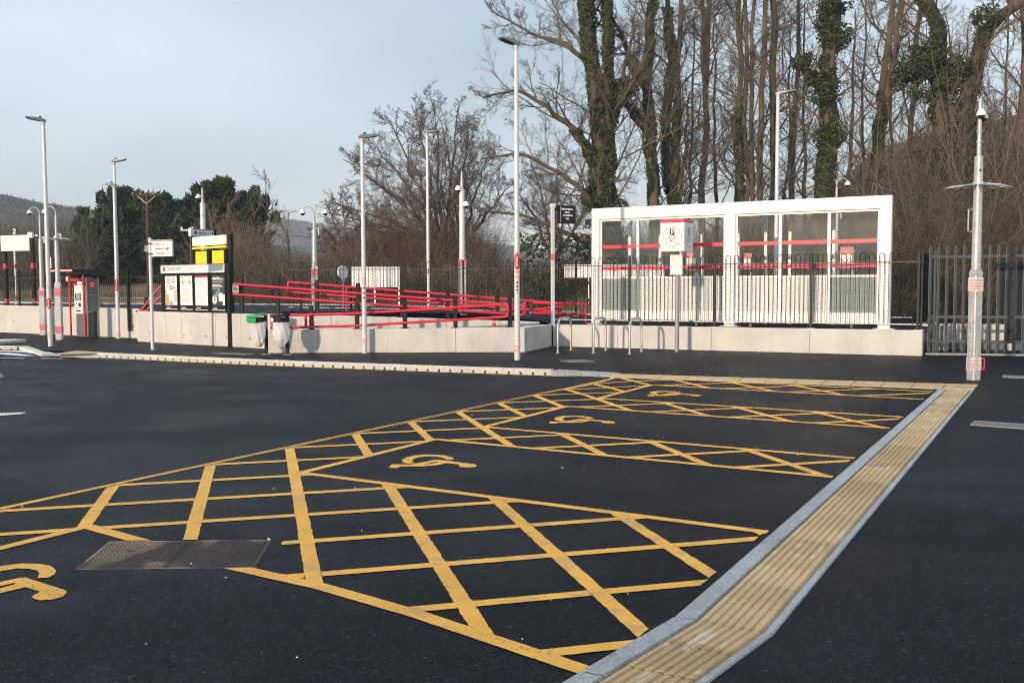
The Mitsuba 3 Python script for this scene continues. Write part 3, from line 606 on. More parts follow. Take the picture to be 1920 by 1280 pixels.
bow_fence('far dark bow-top fence beyond the tracks behind the nameboard', (-34.0, 50.0), (-6.5, 39.2), 0.9, 0.9, 2.2, [0.1 * i for i in range(11)], 0.25, near=False, r=0.010)

# ------------------------------------------------------------------ palisade and what stands behind it
pk = thing('palisade_fence', 'grey steel palisade fence with pointed pales at the right', 'fence')
PA, PB = np.array([9.22, 20.98]), np.array([13.6, 19.9]); pd = (PB - PA) / np.linalg.norm(PB - PA); pan = math.atan2(pd[1], pd[0]); PL = np.linalg.norm(PB - PA)
def pale(z0, z1):
    pr_ = [(-0.034, 0.0), (-0.022, -0.004), (-0.010, -0.026), (0.010, -0.026), (0.022, -0.004), (0.034, 0.0), (0.021, 0.002), (0.009, -0.021), (-0.009, -0.021), (-0.021, 0.002)]
    n = len(pr_); lo = [(x, y, z0) for x, y in pr_]; hi = [(x, y, z1 - 0.07) for x, y in pr_]; tp = [(x * 0.25, y, z1 - abs(x) * 0.6) for x, y in pr_]
    v = np.array(lo + hi + tp); f = []
    for q in (0, n):
        for j in range(n): m = (j + 1) % n; f += [[q + j, q + m, q + n + m], [q + j, q + n + m, q + n + j]]
    return v, np.array(f)
s = 0.02
while s < PL:
    part(pk, 'pale', mv(pale(0.06, 2.42 + 0.01 * rng.normal()), (*(PA + pd * s), 0), pan), 'palisade_steel')
    if s > 0.02:
        for z in (0.30, 0.84, 2.16): part(pk, 'bolt', mv(sphere((0, -0.03, z), 0.011, 1), (*(PA + pd * s), 0), pan), 'galvanised')
    s += 0.172
for z in (0.28, 0.82, 2.14): part(pk, 'rail', mv(box(0.05, PL, 0.003, 0.012, z - 0.012, z + 0.05), (*PA, 0), pan), 'palisade_steel'); part(pk, 'rail_flange', mv(box(0.05, PL, 0.012, 0.05, z + 0.043, z + 0.05), (*PA, 0), pan), 'palisade_steel')
for s in (0.0, 2.75): part(pk, 'post', mv(box(s + 0.1, s + 0.15, 0.05, 0.14, -0.05, 2.3), (*PA, 0), pan), 'palisade_steel')
part(pk, 'stone_base', mv(box(-0.05, PL, -0.06, 0.10, -0.05, 0.035), (*PA, 0), pan), 'granite')
cb = thing('steel_cabinet', 'large dark steel equipment cabinet behind the palisade', 'cabinet')
def L_(m): return mv(m, (11.7, 22.2, 0), pan)
part(cb, 'body', L_(cbox(0, 2.6, 0, 1.2, 0.16, 2.02, 0.02)), 'cabinet_steel')
part(cb, 'roof', L_(cbox(-0.08, 2.68, -0.10, 1.28, 1.90, 2.10, 0.03)), 'navy_steel')
for i, x in enumerate((0.10, 1.20)):
    dk = part(cb, 'door', L_(cbox(x, x + 1.0, -0.03, 0.0, 0.28, 1.86, 0.012)), 'cabinet_steel')
    part(dk, 'handle', L_(cbox(x + 0.92, x + 0.96, -0.06, -0.03, 0.95, 1.15, 0.008)), 'print_black')
    part(dk, 'hinge', L_(cat(*[cbox(x - 0.04, x + 0.0, -0.05, -0.02, z, z + 0.11, 0.005) for z in (0.42, 1.0, 1.55)])), 'galvanised')
    part(dk, 'notice', L_(box(x + 0.58, x + 0.66, -0.035, -0.031, 1.62, 1.70)), 'sign_white'); part(dk, 'warning_label', L_(box(x + 0.59, x + 0.64, -0.035, -0.031, 1.46, 1.57)), 'yellow_card')
part(cb, 'plinth', L_(box(-0.05, 2.65, -0.05, 1.25, -0.05, 0.16)), 'concrete')
for i, (x, w) in enumerate(((9.85, 0.42), (10.3, 0.48), (10.82, 0.40), (11.26, 0.38))):
    k = thing('concrete_block', ['first', 'second', 'third', 'fourth'][i] + ' pale concrete block from the platform end, seen through the palisade', 'block', 'pale blocks behind the palisade'); part(k, 'block', mv(cbox(0, w, 0, 0.4, 0.16, 0.60, 0.015), (x, 22.75 - 0.25 * (x - 9.85), 0), pan), 'concrete')
    part(k, 'footing', mv(box(-0.03, w + 0.02, 0.0, 0.4, -0.1, 0.16), (x, 22.75 - 0.25 * (x - 9.85), 0), pan), 'slate_panel')
k = thing('junction_box', 'low grey equipment box at the foot of the palisade', 'box')
part(k, 'case', mv(cbox(0, 0.34, 0, 0.3, 0.05, 0.56, 0.02), (9.55, 21.5, 0), pan), 'grey_panel'); part(k, 'lid', mv(cbox(-0.02, 0.36, -0.02, 0.32, 0.56, 0.61, 0.01), (9.55, 21.5, 0), pan), 'post_grey'); part(k, 'socket', mv(cyl(0.1, 0, 0, 0.04, 0.04), (9.58, 21.47, 0.28), 0, math.pi / 2), 'print_black')

# ------------------------------------------------------------------ waiting shelter
SA = -math.radians(29.0); SO = (5.223, 22.80, 0.56); HL = 3.62; ST = 2.965; DP = 1.75
def S(m): return mv(m, SO, SA)
sh = thing('waiting_shelter', 'large white framed glass waiting shelter with red bands on the platform', 'shelter')
PW = 0.225
part(sh, 'beam', S(cbox(-HL, HL, 0, 0.22, ST - 0.29, ST, 0.012)), 'white_coat')
for x0, x1 in ((-HL, -HL + PW), (-0.13, 0.13), (HL - PW - 0.03, HL)):
    kk = part(sh, 'post', S(cbox(x0, x1, 0.002, 0.20, 0.02, ST - 0.288, 0.012)), 'white_coat')
    part(kk, 'foot_plate', S(box(x0 - 0.09, x1 + 0.09, -0.07, 0.27, 0.001, 0.018)), 'galvanised')
part(sh, 'roof', S(cbox(-HL + 0.36, HL - 0.36, 0.221, DP, ST - 0.12, ST - 0.03, 0.01)), 'white_coat')
for y in (0.75, 1.25): part(sh, 'roof_joist', S(box(-HL + 0.40, HL - 0.40, y - 0.03, y + 0.03, ST - 0.20, ST - 0.121)), 'grey_panel')
bays = [(-HL + PW, -0.13), (0.13, HL - PW - 0.03)]
def pane(p):
    return part(sh, 'pane', S((np.array(p, float), np.array([[0, 1, 2], [0, 2, 3]]))), 'glass')
YG = 0.085
for b, (x0, x1) in enumerate(bays):
    w = x1 - x0; cuts = [x0, x0 + w * (0.315 if b == 0 else 0.325), x0 + w * (0.655 if b == 0 else 0.665), x1]
    part(sh, 'sill_beam', S(cbox(x0 + 0.002, x1 - 0.002, 0.03, 0.15, 0.13, 0.31, 0.01)), 'white_coat')
    part(sh, 'head_trim', S(box(x0 + 0.002, x1 - 0.002, 0.055, 0.115, ST - 0.335, ST - 0.292)), 'white_coat')
    part(sh, 'sill_trim', S(box(x0 + 0.002, x1 - 0.002, 0.05, 0.12, 0.312, 0.36)), 'white_coat')
    part(sh, 'transom', S(box(x0 + 0.002, x1 - 0.002, 0.05, 0.12, 1.16, 1.215)), 'white_coat')
    for c in cuts[1:3]: part(sh, 'mullion', S(box(c - 0.033, c + 0.033, 0.045, 0.125, 0.36, ST - 0.336)), 'white_coat')
    for c, sgn in ((x0, 1), (x1, -1)): part(sh, 'jamb', S(box(min(c, c + sgn * 0.04), max(c, c + sgn * 0.04), 0.06, 0.11, 0.361, ST - 0.336)), 'white_coat')
    for i in range(3):
        a, e = cuts[i] + 0.035, cuts[i + 1] - 0.035
        pane([(a, YG, 1.215), (e, YG, 1.215), (e, YG, ST - 0.336), (a, YG, ST - 0.336)])
        for z in (1.385, 1.935):
            part(sh, 'red_band', S(box(a, e, YG - 0.003, YG + 0.003, z, z + 0.085)), 'red_coat')
        end = (b == 0 and i == 0) or (b == 1 and i == 2)
        if not end: part(sh, 'infill_panel', S(cbox(a, e, YG - 0.012, YG + 0.012, 0.361, 1.159, 0.004)), 'infill_white')
        else:
            for z in np.arange(0.38, 1.15, 0.052): part(sh, 'louvre', S(mv(box(a, e, -0.017, 0.017, -0.003, 0.003), (0, YG + 0.005, z), 0, 0.6)), 'teal_louvre')
            part(sh, 'backing_panel', S(box(a, e, YG + 0.042, YG + 0.05, 0.361, 1.159)), 'grey_panel')
# back and ends
YB2 = DP - 0.1
for x in (-2.35, -1.2, -0.25, 0.45, 1.05, 2.1): part(sh, 'back_post', S(box(x - 0.035, x + 0.035, YB2 - 0.04, YB2 + 0.04, 0.0, ST - 0.121)), 'white_coat')
for a, e in ((-3.16, -2.39), (-2.31, -1.24), (1.09, 2.06), (2.14, 3.16)):
    pane([(a, YB2, 0.35), (e, YB2, 0.35), (e, YB2, ST - 0.35), (a, YB2, ST - 0.35)])
for x in (-HL + 0.40, HL - 0.40):
    part(sh, 'end_post', S(cbox(x - 0.05, x + 0.05, DP - 0.14, DP - 0.04, 0, ST - 0.121, 0.01)), 'white_coat')
    sg = 1 if x < 0 else -1
    pane([(x, 0.22, 0.35), (x, DP - 0.15, 0.35), (x, DP - 0.15, ST - 0.2), (x, 0.22, ST - 0.2)])
    part(sh, 'end_rail', S(box(x - 0.03, x + 0.03, 0.20, DP - 0.14, 0.28, 0.35)), 'white_coat')
def noticeboard(x, y, z, w, h, label):
    k = thing('notice_board', label, 'notice board')
    part(k, 'board', S(box(x, x + w, y, y + 0.03, z, z + h)), 'sign_white'); part(k, 'header', S(box(x, x + w, y - 0.004, y - 0.001, z + h * 0.64, z + h)), 'faded_red')
    lines = [box(x + 0.04, x + w * (0.55 + 0.35 * rng.random()), y - 0.003, y - 0.001, z + h * q, z + h * q + 0.012) for q in np.linspace(0.06, 0.56, 7)]
    part(k, 'text', S(cat(*lines)), 'print_pale'); part(k, 'emblem', S(mv(cyl(0, 0, 0, 0.002, 0.035), (x + w / 2, y - 0.0045, z + h * 0.82), 0, math.pi / 2)), 'tan_print')
    part(k, 'post', S(box(x + w - 0.02, x + w + 0.03, y + 0.031, y + 0.08, 0.0, z + h)), 'grey_panel')
noticeboard(2.48, 0.35, 1.36, 0.26, 0.50, 'red and white notice seen through the end pane of the shelter')
noticeboard(-1.22, 0.40, 1.36, 0.26, 0.48, 'red topped notice behind the glass beside the cube sign')
noticeboard(0.22, 0.45, 1.36, 0.16, 0.40, 'small pale notice behind the glass just past the middle post')
be = thing('bench', 'long metal bench inside the shelter behind the white panels', 'bench')
part(be, 'seat', S(cbox(-2.2, 2.0, 1.15, 1.5, 0.43, 0.47, 0.01)), 'red_coat'); part(be, 'leg', S(box(-1.9, -1.84, 1.2, 1.45, 0.0, 0.43)), 'grey_panel'); part(be, 'leg', S(box(1.6, 1.66, 1.2, 1.45, 0.0, 0.43)), 'grey_panel')

# ------------------------------------------------------------------ lamp posts
def rings(x, y, z0, z1, r, n):
    dz = (z1 - z0) / n; return cat(*[tube([[x, y, z0 + i * dz], [x, y, z0 + i * dz + dz * 0.42]], r, 16, True) for i in range(n)])
def lamp(label, x, y, z0, top, hd, r0=0.068, r1=0.045, bands=(), sticker=None, sleeve=None, hl=0.42):
    k = thing('lamp_post', label, 'lamp post')
    r0 *= 0.86; r1 *= 0.9
    R = lambda z: r0 + (r1 - r0) * (z - z0) / (top - z0)
    part(k, 'pole', tube([[x, y, z0 - 0.02], [x, y, z0 + (top - z0) * 0.5], [x, y, top - 0.05]], [r0, (r0 + r1) / 2, r1], 18), 'pole_white', True)
    part(k, 'spigot', tube([[x, y, top - 0.12], [x, y, top + 0.02]], [r1 * 1.12, r1 * 1.1], 14), 'galvanised')
    an = math.atan2(hd[1], hd[0])
    def H(m):
        v = np.array(m[0]); c, s = math.cos(0.16), math.sin(0.16); v = np.stack([c * v[:, 0] - s * v[:, 2], v[:, 1], s * v[:, 0] + c * v[:, 2]], 1); return mv((v, m[1]), (x, y, top), an)
    pts_ = [(-0.07, sy * 0.045, z) for sy in (-1, 1) for z in (-0.025, 0.03)] + [(0.04, sy * 0.075, z) for sy in (-1, 1) for z in (-0.03, 0.05)] + [(0.22, sy * 0.10, z) for sy in (-1, 1) for z in (-0.026, 0.036)] + [(hl, sy * 0.08, z) for sy in (-1, 1) for z in (-0.012, 0.014)]
    hk = part(k, 'head', H(tm(trimesh.convex.convex_hull(np.array(pts_)))), 'lamp_grey')
    part(hk, 'lens', H(box(0.12, hl - 0.05, -0.068, 0.068, -0.035, -0.031)), 'dark_lens')
    part(hk, 'sensor', H(cyl(0.08, 0, 0.045, 0.095, 0.028)), 'print_black', 40)
    for z0b, z1b in bands:
        part(k, 'white_wrap', tube([[x, y, z0b - 0.01], [x, y, z1b + 0.01]], R(z0b) + 0.0022, 18, True), 'sign_white', 40)
        part(k, 'red_stripes', rings(x, y, z0b, z1b, R(z0b) + 0.0042, 7), 'red_vinyl', 40)
    if sticker:
        zc, h, ang = sticker; r = R(zc) + 0.003; th = np.linspace(-1.15, 1.15, 15); rows = np.linspace(-1, 1, 13); v = []
        for q in rows:
            for t in th: v.append((x + r * math.cos(ang + t * math.sqrt(max(0.02, 1 - q * q * 0.97))), y + r * math.sin(ang + t * math.sqrt(max(0.02, 1 - q * q * 0.97))), zc + q * h / 2))
        f = [[a * 15 + b, a * 15 + b + 1, (a + 1) * 15 + b + 1, (a + 1) * 15 + b] for a in range(12) for b in range(14)]
        sk = part(k, 'sticker', (np.array(v), cat((np.array(v), np.array(f)))[1]), 'red_vinyl', True)
        g = []; rr = r + 0.003
        for (t0, t1, q0, q1) in ((-0.12, 0.08, -0.05, 0.55), (-0.22, 0.18, 0.45, 0.62), (-0.65, -0.2, 0.2, 0.28), (-0.6, 0.35, -0.25, -0.17), (-0.55, 0.3, -0.42, -0.36), (-0.4, 0.2, -0.58, -0.52)):
            vv = [(x + rr * math.cos(ang + t), y + rr * math.sin(ang + t), zc + q * h / 2) for q in (q0, q1) for t in (t0, (t0 + t1) / 2, t1)]; g.append((np.array(vv), np.array([[0, 1, 4], [0, 4, 3], [1, 2, 5], [1, 5, 4]])))
        part(sk, 'symbol', cat(*g), 'sign_white')
    if sleeve:
        part(k, 'tag', cat(*[tube([[x, y, z], [x, y, z + 0.018]], R(z) + 0.004, 16) for z in sleeve]), 'galvanised', 40)
        part(k, 'number_label', cat(*[box(x - 0.02, x + 0.02, y - R(sleeve[0]) - 0.005, y - R(sleeve[0]) - 0.003, z, z + 0.035) for z in np.linspace(sleeve[0] + 0.06, sleeve[1] - 0.05, 3)]), 'print_black')
FA = -math.pi / 2 - 0.05
lamp('tall pale lamp post with a red sticker standing alone on the footway before the ramp', 0.11, 19.94, 0, 6.55, (-0.8, -0.6), 0.074, 0.050, [(0.16, 0.36), (1.72, 1.90)], (2.07, 0.36, FA + 0.1), (1.40, 1.66))
lamp('pale lamp post before the ramp handrails with its head to the right', -3.44, 22.1, 0, 5.0, (0.85, 0.5), 0.068, 0.045, [(0.24, 0.42), (1.62, 1.80)], None, (1.22, 1.55))
lamp('leftmost tall lamp post on the footway with a round red sticker', -12.29, 25.21, 0, 5.93, (-0.85, -0.5), 0.072, 0.05, [(0.22, 0.40), (1.52, 1.72)], (1.14, 0.30, FA + 0.35), None)
lamp('lamp post against the wall beside the ticket machine with a red sticker', -11.95, 28.75, 0, 4.62, (-1, 0.05), 0.07, 0.045, [(0.06, 0.26)], (1.62, 0.38, FA + 0.3), None)
lamp('lamp post on the platform whose head points right behind the ticket machine', -13.07, 31.5, 0.9, 5.68, (1, -0.1), 0.07, 0.045, [(0.95, 1.2), (2.05, 2.45)], None, (1.85, 1.98))
lamp('lamp post on the platform seen before the spreading bare trees', -2.72, 31.0, 0.75, 6.5, (0.9, 0.2), 0.07, 0.045, [(0.9, 1.1), (2.3, 2.45)], None, (1.9, 2.1))
lamp('lamp post rising behind the roof of the white shelter', 7.5, 27.0, 0.55, 6.9, (1.0, -0.15), 0.075, 0.055, [(2.0, 2.2)], None, None, 0.5)

# ------------------------------------------------------------------ camera masts
def collar(k, x, y, z, r, L=0.42, n=18):
    sp = []
    for i in range(n):
        a = i * 2 * math.pi / n; d = np.array([math.cos(a), math.sin(a)])
        lr = L * (0.85 + 0.3 * rng.random()); p = [(x + d[0] * (r + lr * t), y + d[1] * (r + lr * t), z + 0.025 * math.sin(t * 2.2) - (0.03 + 0.05 * rng.random()) * t) for t in (0, 0.35, 0.7, 1.0)]; sp.append(tube(p, [0.013, 0.015, 0.012, 0.003], 5))
    ck = part(k, 'spike_collar', tube([[x, y, z - 0.04], [x, y, z + 0.05]], r + 0.02, 16), 'galvanised', 40)
    for t in sp: part(ck, 'spike', t, 'galvanised')
def dome(k, x, y, z, r=0.085):
    h = part(k, 'camera', cat(tube([[x, y, z + r * 1.5], [x, y, z + r * 1.25], [x, y, z + r * 0.6], [x, y, z]], [r * 0.35, r * 0.6, r, r * 1.02], 16)), 'white_coat', 40)
    part(h, 'dome', sphere((x, y, z), r * 0.82, 2, (1, 1, 0.9)), 'dark_lens', True)
def square_base(k, x, y, z0, z1, w, an=0.15, stripes=((0.12, 0.30), (-0.3, -0.06))):
    part(k, 'base_column', mv(cbox(-w, w, -w, w, z0 - 0.02, z1, 0.012), (x, y, 0), an), 'galvanised')
    part(k, 'column_cap', mv(tm(trimesh.convex.convex_hull(np.vstack([[(sx * w, sy * w, z1 + 0.001) for sx in (-1, 1) for sy in (-1, 1)], [(sx * w * 0.72, sy * w * 0.72, z1 + 0.09) for sx in (-1, 1) for sy in (-1, 1)]]))), (x, y, 0), an), 'galvanised')
k = thing('camera_mast', 'tall galvanised camera mast with a spiked collar and red striped square base, by the bays', 'camera mast')
mx, my = 7.57, 15.50
square_base(k, mx, my, 0, 1.72, 0.078, 0.35)
for z0b, z1b, n in ((0.17, 0.36, 7), (1.46, 1.66, 8)):
    part(k, 'white_wrap', mv(box(-0.0802, 0.0802, -0.0802, 0.0802, z0b - 0.01, z1b + 0.01), (mx, my, 0), 0.35), 'sign_white')
    part(k, 'red_stripes', mv(cat(*[box(-0.0822, 0.0822, -0.0822, 0.0822, z, z + (z1b - z0b) / n * 0.34) for z in np.linspace(z0b, z1b, n, endpoint=False)]), (mx, my, 0), 0.35), 'red_vinyl')
part(k, 'door_seam', mv(cbox(-0.086, -0.079, -0.02, 0.06, 0.10, 0.95, 0.002), (mx, my, 0), 0.35), 'galvanised')
part(k, 'door_plate', mv(cat(cbox(-0.04, -0.01, -0.087, -0.0785, 0.12, 0.62, 0.002), cbox(-0.105, -0.078, -0.03, 0.03, 0.85, 1.10, 0.004)), (mx, my, 0), 0.35), 'galvanised')
part(k, 'lock', mv(sphere((-0.06, -0.082, 1.42), 0.02, 2, (1, .5, 1)), (mx, my, 0), 0.35), 'brass', True)
part(k, 'handle', tube([[mx + 0.08, my - 0.02, 0.36], [mx + 0.155, my - 0.03, 0.355], [mx + 0.16, my - 0.03, 0.34], [mx + 0.16, my - 0.03, 0.19], [mx + 0.155, my - 0.03, 0.175], [mx + 0.08, my - 0.02, 0.17]], 0.011, 8), 'red_coat', True)
part(k, 'lower_tube', tube([[mx, my, 1.80], [mx, my, 3.62]], [0.074, 0.066], 20), 'galvanised', 40)
part(k, 'upper_tube', tube([[mx, my, 3.60], [mx, my, 4.55]], [0.036, 0.028], 14), 'galvanised', 40)
part(k, 'tube_cap', tube([[mx, my, 3.615], [mx, my, 3.63]], [0.068, 0.068], 20), 'galvanised', 40)
part(k, 'port', mv(cyl(0, 0, 0, 0.012, 0.016), (mx - 0.01, my - 0.07, 3.40), 0, math.pi / 2), 'print_black')
collar(k, mx, my, 3.17, 0.068, 0.38, 22)
part(k, 'cable_bracket', cat(tube([[mx - 0.08, my, 2.78], [mx - 0.155, my - 0.02, 2.78], [mx - 0.155, my - 0.02, 2.42], [mx - 0.08, my, 2.42]], 0.012, 6)), 'galvanised')
part(k, 'clamp', cat(*[tube([[mx, my, z], [mx, my, z + 0.03]], 0.078, 18) for z in (2.41, 2.77)] + [tube([[mx, my, z], [mx, my, z + 0.02]], 0.05, 12) for z in (3.85, 4.02)]), 'galvanised')
part(k, 'camera_arm', cat(tube([[mx, my, 4.44], [mx + 0.06, my + 0.02, 4.47], [mx + 0.075, my + 0.03, 4.33]], 0.012, 6)), 'galvanised')
dome(k, mx - 0.005, my - 0.05, 4.27, 0.072); dome(k, mx + 0.085, my + 0.05, 4.24, 0.066)
def swan(label, x, y, z0, zb, zt, arms, w=0.085, col=None, sign=False, bandz=None):
    k = thing('camera_mast', label, 'camera mast'); square_base(k, x, y, z0, zb, w)
    if bandz:
        for a, b in bandz: part(k, 'red_band', mv(box(-w - 0.003, w + 0.003, -w - 0.003, w + 0.003, a, b), (x, y, 0), 0.15), 'faded_red')
    zm = zb + (zt - zb) * 0.62
    part(k, 'lower_tube', tube([[x, y, zb + 0.08], [x, y, zm]], [w * 0.82, w * 0.74], 16), 'galvanised', 40); part(k, 'upper_tube', tube([[x, y, zm - 0.02], [x, y, zt - 0.3]], [w * 0.42, w * 0.36], 12), 'galvanised', 40)
    for sx in arms:
        P = [(x, y, zt - 0.32)] + [(x + sx * 0.17 * (1 - math.cos(a)), y, zt - 0.25 + 0.22 * math.sin(a)) for a in np.linspace(0.1, math.pi * 0.62, 7)] + [(x + sx * 0.32, y, zt - 0.09)]
        part(k, 'arm', tube(P, 0.016, 8), 'galvanised', True); dome(k, x + sx * 0.32, y, zt - 0.23, 0.08)
    part(k, 'bracket', cat(box(x + 0.02, x + 0.14, y - 0.012, y + 0.012, zm + 0.03, zm + 0.05), box(x + 0.12, x + 0.145, y - 0.04, y + 0.04, zm - 0.16, zm + 0.06)), 'galvanised')
    if col: collar(k, x, y, col, w * 0.8, 0.36, 16)
    return k
swan('leftmost camera mast with a swan-neck arm beside the blank nameboard', -15.33, 31.0, 0, 1.45, 4.18, (-1,), 0.085, None, bandz=((0.16, 0.36), (1.28, 1.44)))
lk = [q for q in labels if labels[q].get('label', '').startswith('leftmost camera mast')][0]
part(lk, 'side_camera', cat(cbox(-15.68, -15.52, 30.85, 30.97, 3.16, 3.34, 0.01), box(-15.52, -15.40, 30.96, 31.0, 3.22, 3.27)), 'sign_white')
k = swan('camera mast with a spiked collar and small white plate before the ticket machine', -13.47, 28.2, 0, 1.62, 3.98, (-1,), 0.088, 3.0, bandz=((0.20, 0.40), (1.30, 1.54)))
part(k, 'plate', box(-13.72, -13.58, 28.05, 28.07, 2.12, 2.45), 'sign_white'); part(k, 'print', box(-13.69, -13.61, 28.045, 28.048, 2.36, 2.40), 'print_pale')
swan('camera mast with two swan-neck arms above the upper handrail', -5.63, 27.2, 0.86, 2.05, 3.86, (-1, 1), 0.10, None, bandz=((2.0 - 0.14, 2.04),))
swan('camera mast with one arm just showing over the shelter roof', 9.53, 28.0, 0.55, 1.9, 4.68, (1,), 0.09)
def mast(label, x, y, z0, top, domes, w=0.1, band=None):
    k = thing('camera_mast', label, 'camera mast'); square_base(k, x, y, z0, z0 + 1.35, w)
    part(k, 'tube', tube([[x, y, z0 + 1.42], [x, y, top - 0.5]], [w * 0.9, w * 0.8], 16), 'pole_white', 40); part(k, 'tip', tube([[x, y, top - 0.52], [x, y, top]], [w * 0.5, w * 0.22], 10), 'galvanised', 40)
    if band: part(k, 'red_band', mv(box(-w - 0.003, w + 0.003, -w - 0.003, w + 0.003, *band), (x, y, 0), 0.15), 'faded_red')
    for dx, dz in domes:
        part(k, 'camera_arm', bar((x, y, top - dz), (x + dx, y - 0.05, top - dz), 0.03, 0.05), 'white_coat'); dome(k, x + dx, y - 0.06, top - dz - 0.06, 0.09)
mast('white camera mast with two domes before the spreading bare trees', -1.40, 27.0, 0.72, 4.78, ((-0.10, 0.48), (0.12, 0.92)), 0.10, (2.12, 2.30))
mast('white camera mast rising behind the yellow timetable stand', -10.35, 32.0, 0.9, 4.85, ((-0.12, 0.28),), 0.11)

# ------------------------------------------------------------------ signs
# slim finger post
k = thing('direction_sign', 'white direction sign with three lines on a slim pale post at the kerb', 'sign')
x, y = -8.95, 23.57
part(k, 'post', cyl(x, y, -0.01, 2.78, 0.042, 0.040, 16), 'pole_white', 40)
sa = math.radians(-14)
def N(m): return mv(m, (x, y, 0), sa)
part(k, 'clamp', N(cat(*[box(-0.055, 0.10, -0.05, 0.05, z, z + 0.03) for z in (2.36, 2.62)])), 'black_coat')
pk_ = part(k, 'panel', N(cbox(0.05, 0.64, -0.035, 0.03, 2.315, 2.72, 0.006)), 'sign_white')
part(pk_, 'header', N(box(0.05, 0.64, -0.037, -0.0355, 2.69, 2.712)), 'faded_red')
def up(m, x0, z, y0=-0.038): return N(upright(m, (x0, y0, z)))
tx = []
for z, a, b in ((2.60, 'Bysus', 'Buses'), (2.49, 'Platfform', 'Platform'), (2.38, 'Tocynnau', 'Tickets')):
    t1 = text(a, 0.034, True); t2 = text(b, 0.032); w1 = wide(t1)
    tx += [up(t1, 0.175, z)]; part(pk_, 'text', up(t2, 0.19 + w1, z), 'print_grey')
for m_ in tx: part(pk_, 'text', m_, 'print_black')
for tri, z in (([(0, 0), (0.03, 0.018), (0, 0.036)], 2.60), ([(0, 0.0), (0.036, 0.0), (0.018, 0.034)], 2.49), ([(0, 0), (0.03, 0.018), (0, 0.036)], 2.38)): part(pk_, 'arrow', up(slab(Polygon(tri), 0, 0.002), 0.065, z), 'print_black')
for z in (2.60, 2.49, 2.38): part(pk_, 'pictogram', up(slab(sbox(0, 0, 0.03, 0.038), 0, 0.002), 0.125, z), 'print_pale')
part(pk_, 'info_symbol', up(slab(Point(0, 0).buffer(0.028), 0, 0.002), 0.52, 2.505), 'print_black')
# information board
k = thing('information_board', 'information board with four posters between two black posts', 'information board')
o1, o2 = np.array([-9.76, 26.65]), np.array([-7.33, 24.70]); W_ = np.linalg.norm(o2 - o1); ia = math.atan2(*(o2 - o1)[::-1])
def I(m): return mv(m, (*o1, 0), ia)
for a in (0.0, W_): part(k, 'post', I(cbox(a - 0.06, a + 0.06, -0.06, 0.06, -0.02, 2.17, 0.008)), 'black_coat')
hd = part(k, 'header', I(cbox(0.03, W_ - 0.10, -0.105, -0.062, 1.935, 2.165, 0.006)), 'sign_white')
part(hd, 'red_strip', I(box(0.03, W_ - 0.10, -0.107, -0.1055, 2.145, 2.166)), 'faded_red')
t1 = text('Gwybodaeth', 0.088); t2 = text('Information', 0.084)
part(hd, 'text', I(upright(t1, (0.36, -0.1055, 2.02))), 'print_grey'); part(hd, 'text', I(upright(t2, (0.36 + wide(t1) + 0.09, -0.1055, 2.02))), 'print_pale')
part(hd, 'info_symbol', I(upright(slab(Point(0, 0).buffer(0.066, 24), 0, 0.002), (0.20, -0.1055, 2.05))), 'print_black')
part(hd, 'info_mark', I(upright(cat(slab(sbox(-0.014, -0.04, 0.014, 0.012), 0, 0.002), slab(Point(0, 0.033).buffer(0.015), 0, 0.002)), (0.20, -0.108, 2.05))), 'sign_white')
part(k, 'backboard', I(box(0.062, W_ - 0.062, -0.03, 0.03, 0.90, 1.93)), 'black_coat')
part(k, 'lower_bracket', I(cat(box(0.7, 0.85, -0.03, 0.03, 0.82, 0.898), box(1.75, 1.9, -0.03, 0.03, 0.82, 0.898))), 'black_coat')
px0 = [0.14, 0.88, 1.60, 2.36]; pw_ = 0.60
